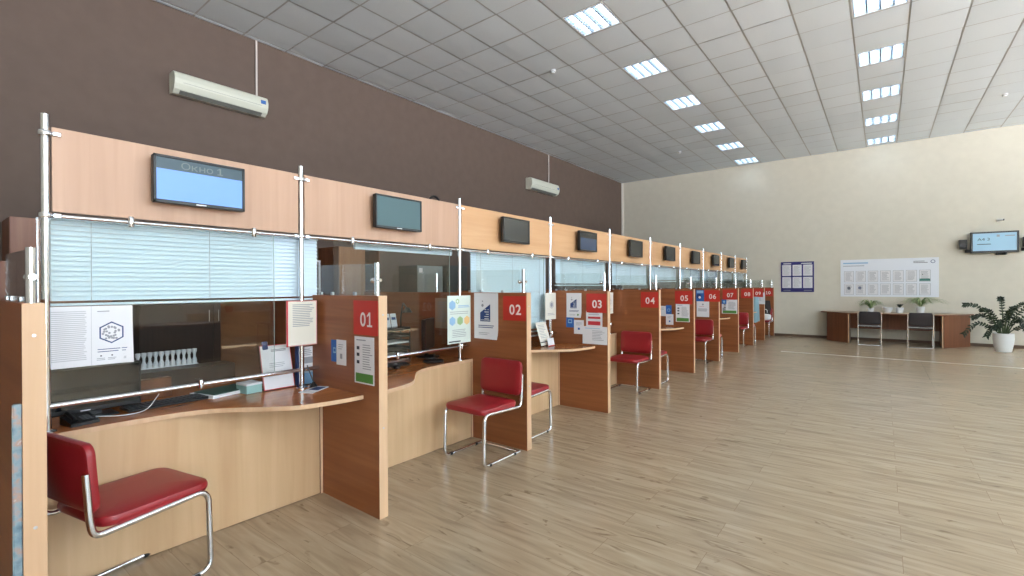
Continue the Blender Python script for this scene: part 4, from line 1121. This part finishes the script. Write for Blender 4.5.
# big zz plant
t = thing('potted_plant', 'large dark green plant with arching fronds in a big white floor pot', 'plant', (5.31, 8.86, 0)); t.scale = (1, 1, .97)
MB(M['pot_white']).lathe([(.12, 0), (.127, .01), (.158, .2), (.166, .30), (.162, .385), (.166, .40), (.15, .40), (.146, .36), (.0001, .355)], seg=28).build('pot', t)
MB(M['soil']).lathe([(.146, .361), (.0001, .37)], seg=20).build('soil', t)
FR = [(-.62, -.25, 1.02, .0), (-.06, -.1, 1.16, 0), (-.45, .1, .80, -.08), (-.62, -.2, .62, -.25), (-.28, -.25, .55, -.2), (.48, -.2, 1.0, 0), (.62, .1, .85, -.05), (.3, -.2, .74, -.22),
      (.52, -.25, .60, -.25), (-.3, .2, .9, 0), (.2, .15, .95, 0), (.08, -.15, .86, 0), (-.12, -.3, .70, -.15), (.4, .25, 1.05, 0)]
rr = random.Random(9)
for x, y, z, dr in FR:
    p = smooth_curve([(x * .08, y * .08, .36), (x * .28, y * .28, .36 + (z - .36) * .55), (x * .66, y * .66, .36 + (z - .36) * .95 ), (x, y, z + dr)], 6)
    st = MB(M['stem']).tube(p, [.013 - .009 * i / (len(p) - 1) for i in range(len(p))], 7).build('frond', t)
    mb = MB(M['leaf_dark'])
    for i in range(6, len(p)):
        tt = (p[i] - p[i - 1]).normalized()
        for sg in (-1, 1):
            sd = tt.cross(Vector((0, 1, 0))); sd = sd.normalized() if sd.length > .1 else Vector((1, 0, 0))
            d = (sd * sg * .8 + tt * .7 + Vector((0, rr.uniform(-.5, .5), rr.uniform(-.2, .15)))).normalized()
            L_ = .078 * rr.uniform(.75, 1.1)
            leaf_strip(mb, [p[i] + d * L_ * q + Vector((0, 0, -.02 * q * q)) for q in (0, .25, .5, .75, 1)], .0165, .15, (0, 1, .3))
        for q_ in (0,):
            d = (Vector((0, -1, 0)) + tt * .6 + Vector((rr.uniform(-.4, .4), 0, 0))).normalized()
            leaf_strip(mb, [p[i] + d * .07 * q for q in (0, .3, .6, 1)], .014, .15)
    mb.build('leaflets', st)

# ------------------------------------------------------------------ far side of the hall, seen only mirrored in the first glass
t = thing('reception_desk', 'rounded dark wooden desk on the far side of the hall, mirrored in the first glass', 'desk', (8.0, -2.0, 0))
oval = lambda a, b: [(a * math.cos(2 * PI * k / 28), b * math.sin(2 * PI * k / 28)) for k in range(28)]
MB(M['dark_wood']).prism(oval(.38, .75), 0, .68, 'Z', smooth=True).build('base', t)
MB(M['walnut']).prism(oval(.5, .9), .68, .72, 'Z', smooth=True).build('desktop', t)
for k, (y, lab, pm, sp) in enumerate(((.4, 'leafy plant in a red pot on the low ledge, mirrored in the first glass', M['terracotta'], .35), (1.6, 'leafy plant in a white pot on the low ledge, mirrored in the first glass', M['pot_white'], .4))):
    t = thing('potted_plant', lab, 'plant', (XR - .16, y, .7205))
    MB(pm).lathe([(.08, 0), (.11, .17), (.1, .17), (.09, .14), (.0001, .138)], seg=16).build('pot', t)
    mb = MB(M['leaf'], M['leaf_pale']); rr = random.Random(20 + k)
    for q_ in range(60):
        mb.use(M['leaf'] if q_ % 3 else M['leaf_pale'])
        a = rr.random() * 6.28; R = sp * rr.uniform(.3, 1); hh = rr.uniform(.05, .3)
        leaf_strip(mb, [(.35 * R * q * math.cos(a) - .1 * q, R * q * math.sin(a), .15 + hh * q * (2.2 - 2. * q)) for q in (0, .2, .4, .6, .8, 1)], .03)
    mb.build('foliage', t)
t = thing('ledge_cabinet', 'low beech ledge cabinet by the far wall, mirrored in the first glass', 'cabinet', (XR - .3, 1.0, 0))
MB(M['oak_front']).box(-.0, .29, -1.6, 1.6, 0, .69, .002).build('body', t)
MB(M['beech_edge']).box(-.03, .29, -1.63, 1.63, .69, .72, .003).build('top', t)
t = thing('side_table', 'low table by the windows, mirrored in the first glass', 'table', (9.2, .6, 0))
MB(M['dark_wood']).box(-.35, .35, -.5, .5, .52, .55, .004).build('tabletop', t)
for sx in (-.3, .3):
    for sy in (-.45, .45): MB(M['black']).tube([(sx, sy, 0), (sx, sy, .52)], .018, 10).build('leg', t)

# ------------------------------------------------------------------ light
W = bpy.data.worlds.new('sky'); SC.world = W; W.use_nodes = True
nt = W.node_tree; bg = nt.nodes['Background']
tc = nt.nodes.new('ShaderNodeTexCoord'); sp = nt.nodes.new('ShaderNodeSeparateXYZ'); rm = nt.nodes.new('ShaderNodeValToRGB')
mr = nt.nodes.new('ShaderNodeMapRange'); mr.inputs['From Min'].default_value = -.12; mr.inputs['From Max'].default_value = .12
nt.links.new(tc.outputs['Generated'], sp.inputs[0]); nt.links.new(sp.outputs['Z'], mr.inputs['Value']); nt.links.new(mr.outputs[0], rm.inputs['Fac'])
rm.color_ramp.elements[0].color = (3.3, 3.3, 3.5, 1)      # strong glow below the horizon, added to brighten the ceiling
rm.color_ramp.elements[1].color = (.70, .86, 1.0, 1)       # sky
nt.links.new(rm.outputs['Color'], bg.inputs['Color'])
bg.inputs['Strength'].default_value = 12.
for k, (a, b, z0, z1) in enumerate(WIN):
    l = bpy.data.lights.new('window_portal', 'AREA'); l.shape = 'RECTANGLE'; l.size = z1 - z0; l.size_y = b - a
    l.cycles.is_portal = True
    o = bpy.data.objects.new('window_portal', l); COL.objects.link(o)
    o.location = (XR + .2, (a + b) / 2, (z0 + z1) / 2); o.rotation_euler = (0, PI / 2, 0)
sun = bpy.data.lights.new('sun', 'SUN'); sun.energy = 60.; sun.angle = math.radians(.6); sun.color = (1, .97, .93)
o = bpy.data.objects.new('sun', sun); COL.objects.link(o)
d = Vector((-.62, .22, -.95)).normalized()
o.rotation_euler = d.to_track_quat('-Z', 'Y').to_euler()

# ------------------------------------------------------------------ camera
cam = bpy.data.cameras.new('camera'); co = bpy.data.objects.new('camera', cam); COL.objects.link(co)
cam.sensor_fit = 'HORIZONTAL'; cam.sensor_width = 36.; cam.lens = 474.562 / 1024 * 36
cam.clip_start = .05; cam.clip_end = 200
yaw, pitch, roll = 0.66277, -0.00247, -0.00464
f = Vector((-math.sin(yaw) * math.cos(pitch), math.cos(yaw) * math.cos(pitch), math.sin(pitch)))
r0 = Vector((math.cos(yaw), math.sin(yaw), 0)); u0 = r0.cross(f)
r = r0 * math.cos(roll) + u0 * math.sin(roll); u = r.cross(f)
mw = Matrix((r, u, -f)).transposed().to_4x4(); mw.translation = Vector((3.3144, -5.3077, 1.4078))
co.matrix_world = mw
SC.camera = co
SC.view_settings.view_transform = 'Standard'; SC.view_settings.look = 'None'
SC.view_settings.exposure = -.06; SC.view_settings.gamma = 1.; SC.view_settings.use_curve_mapping = False
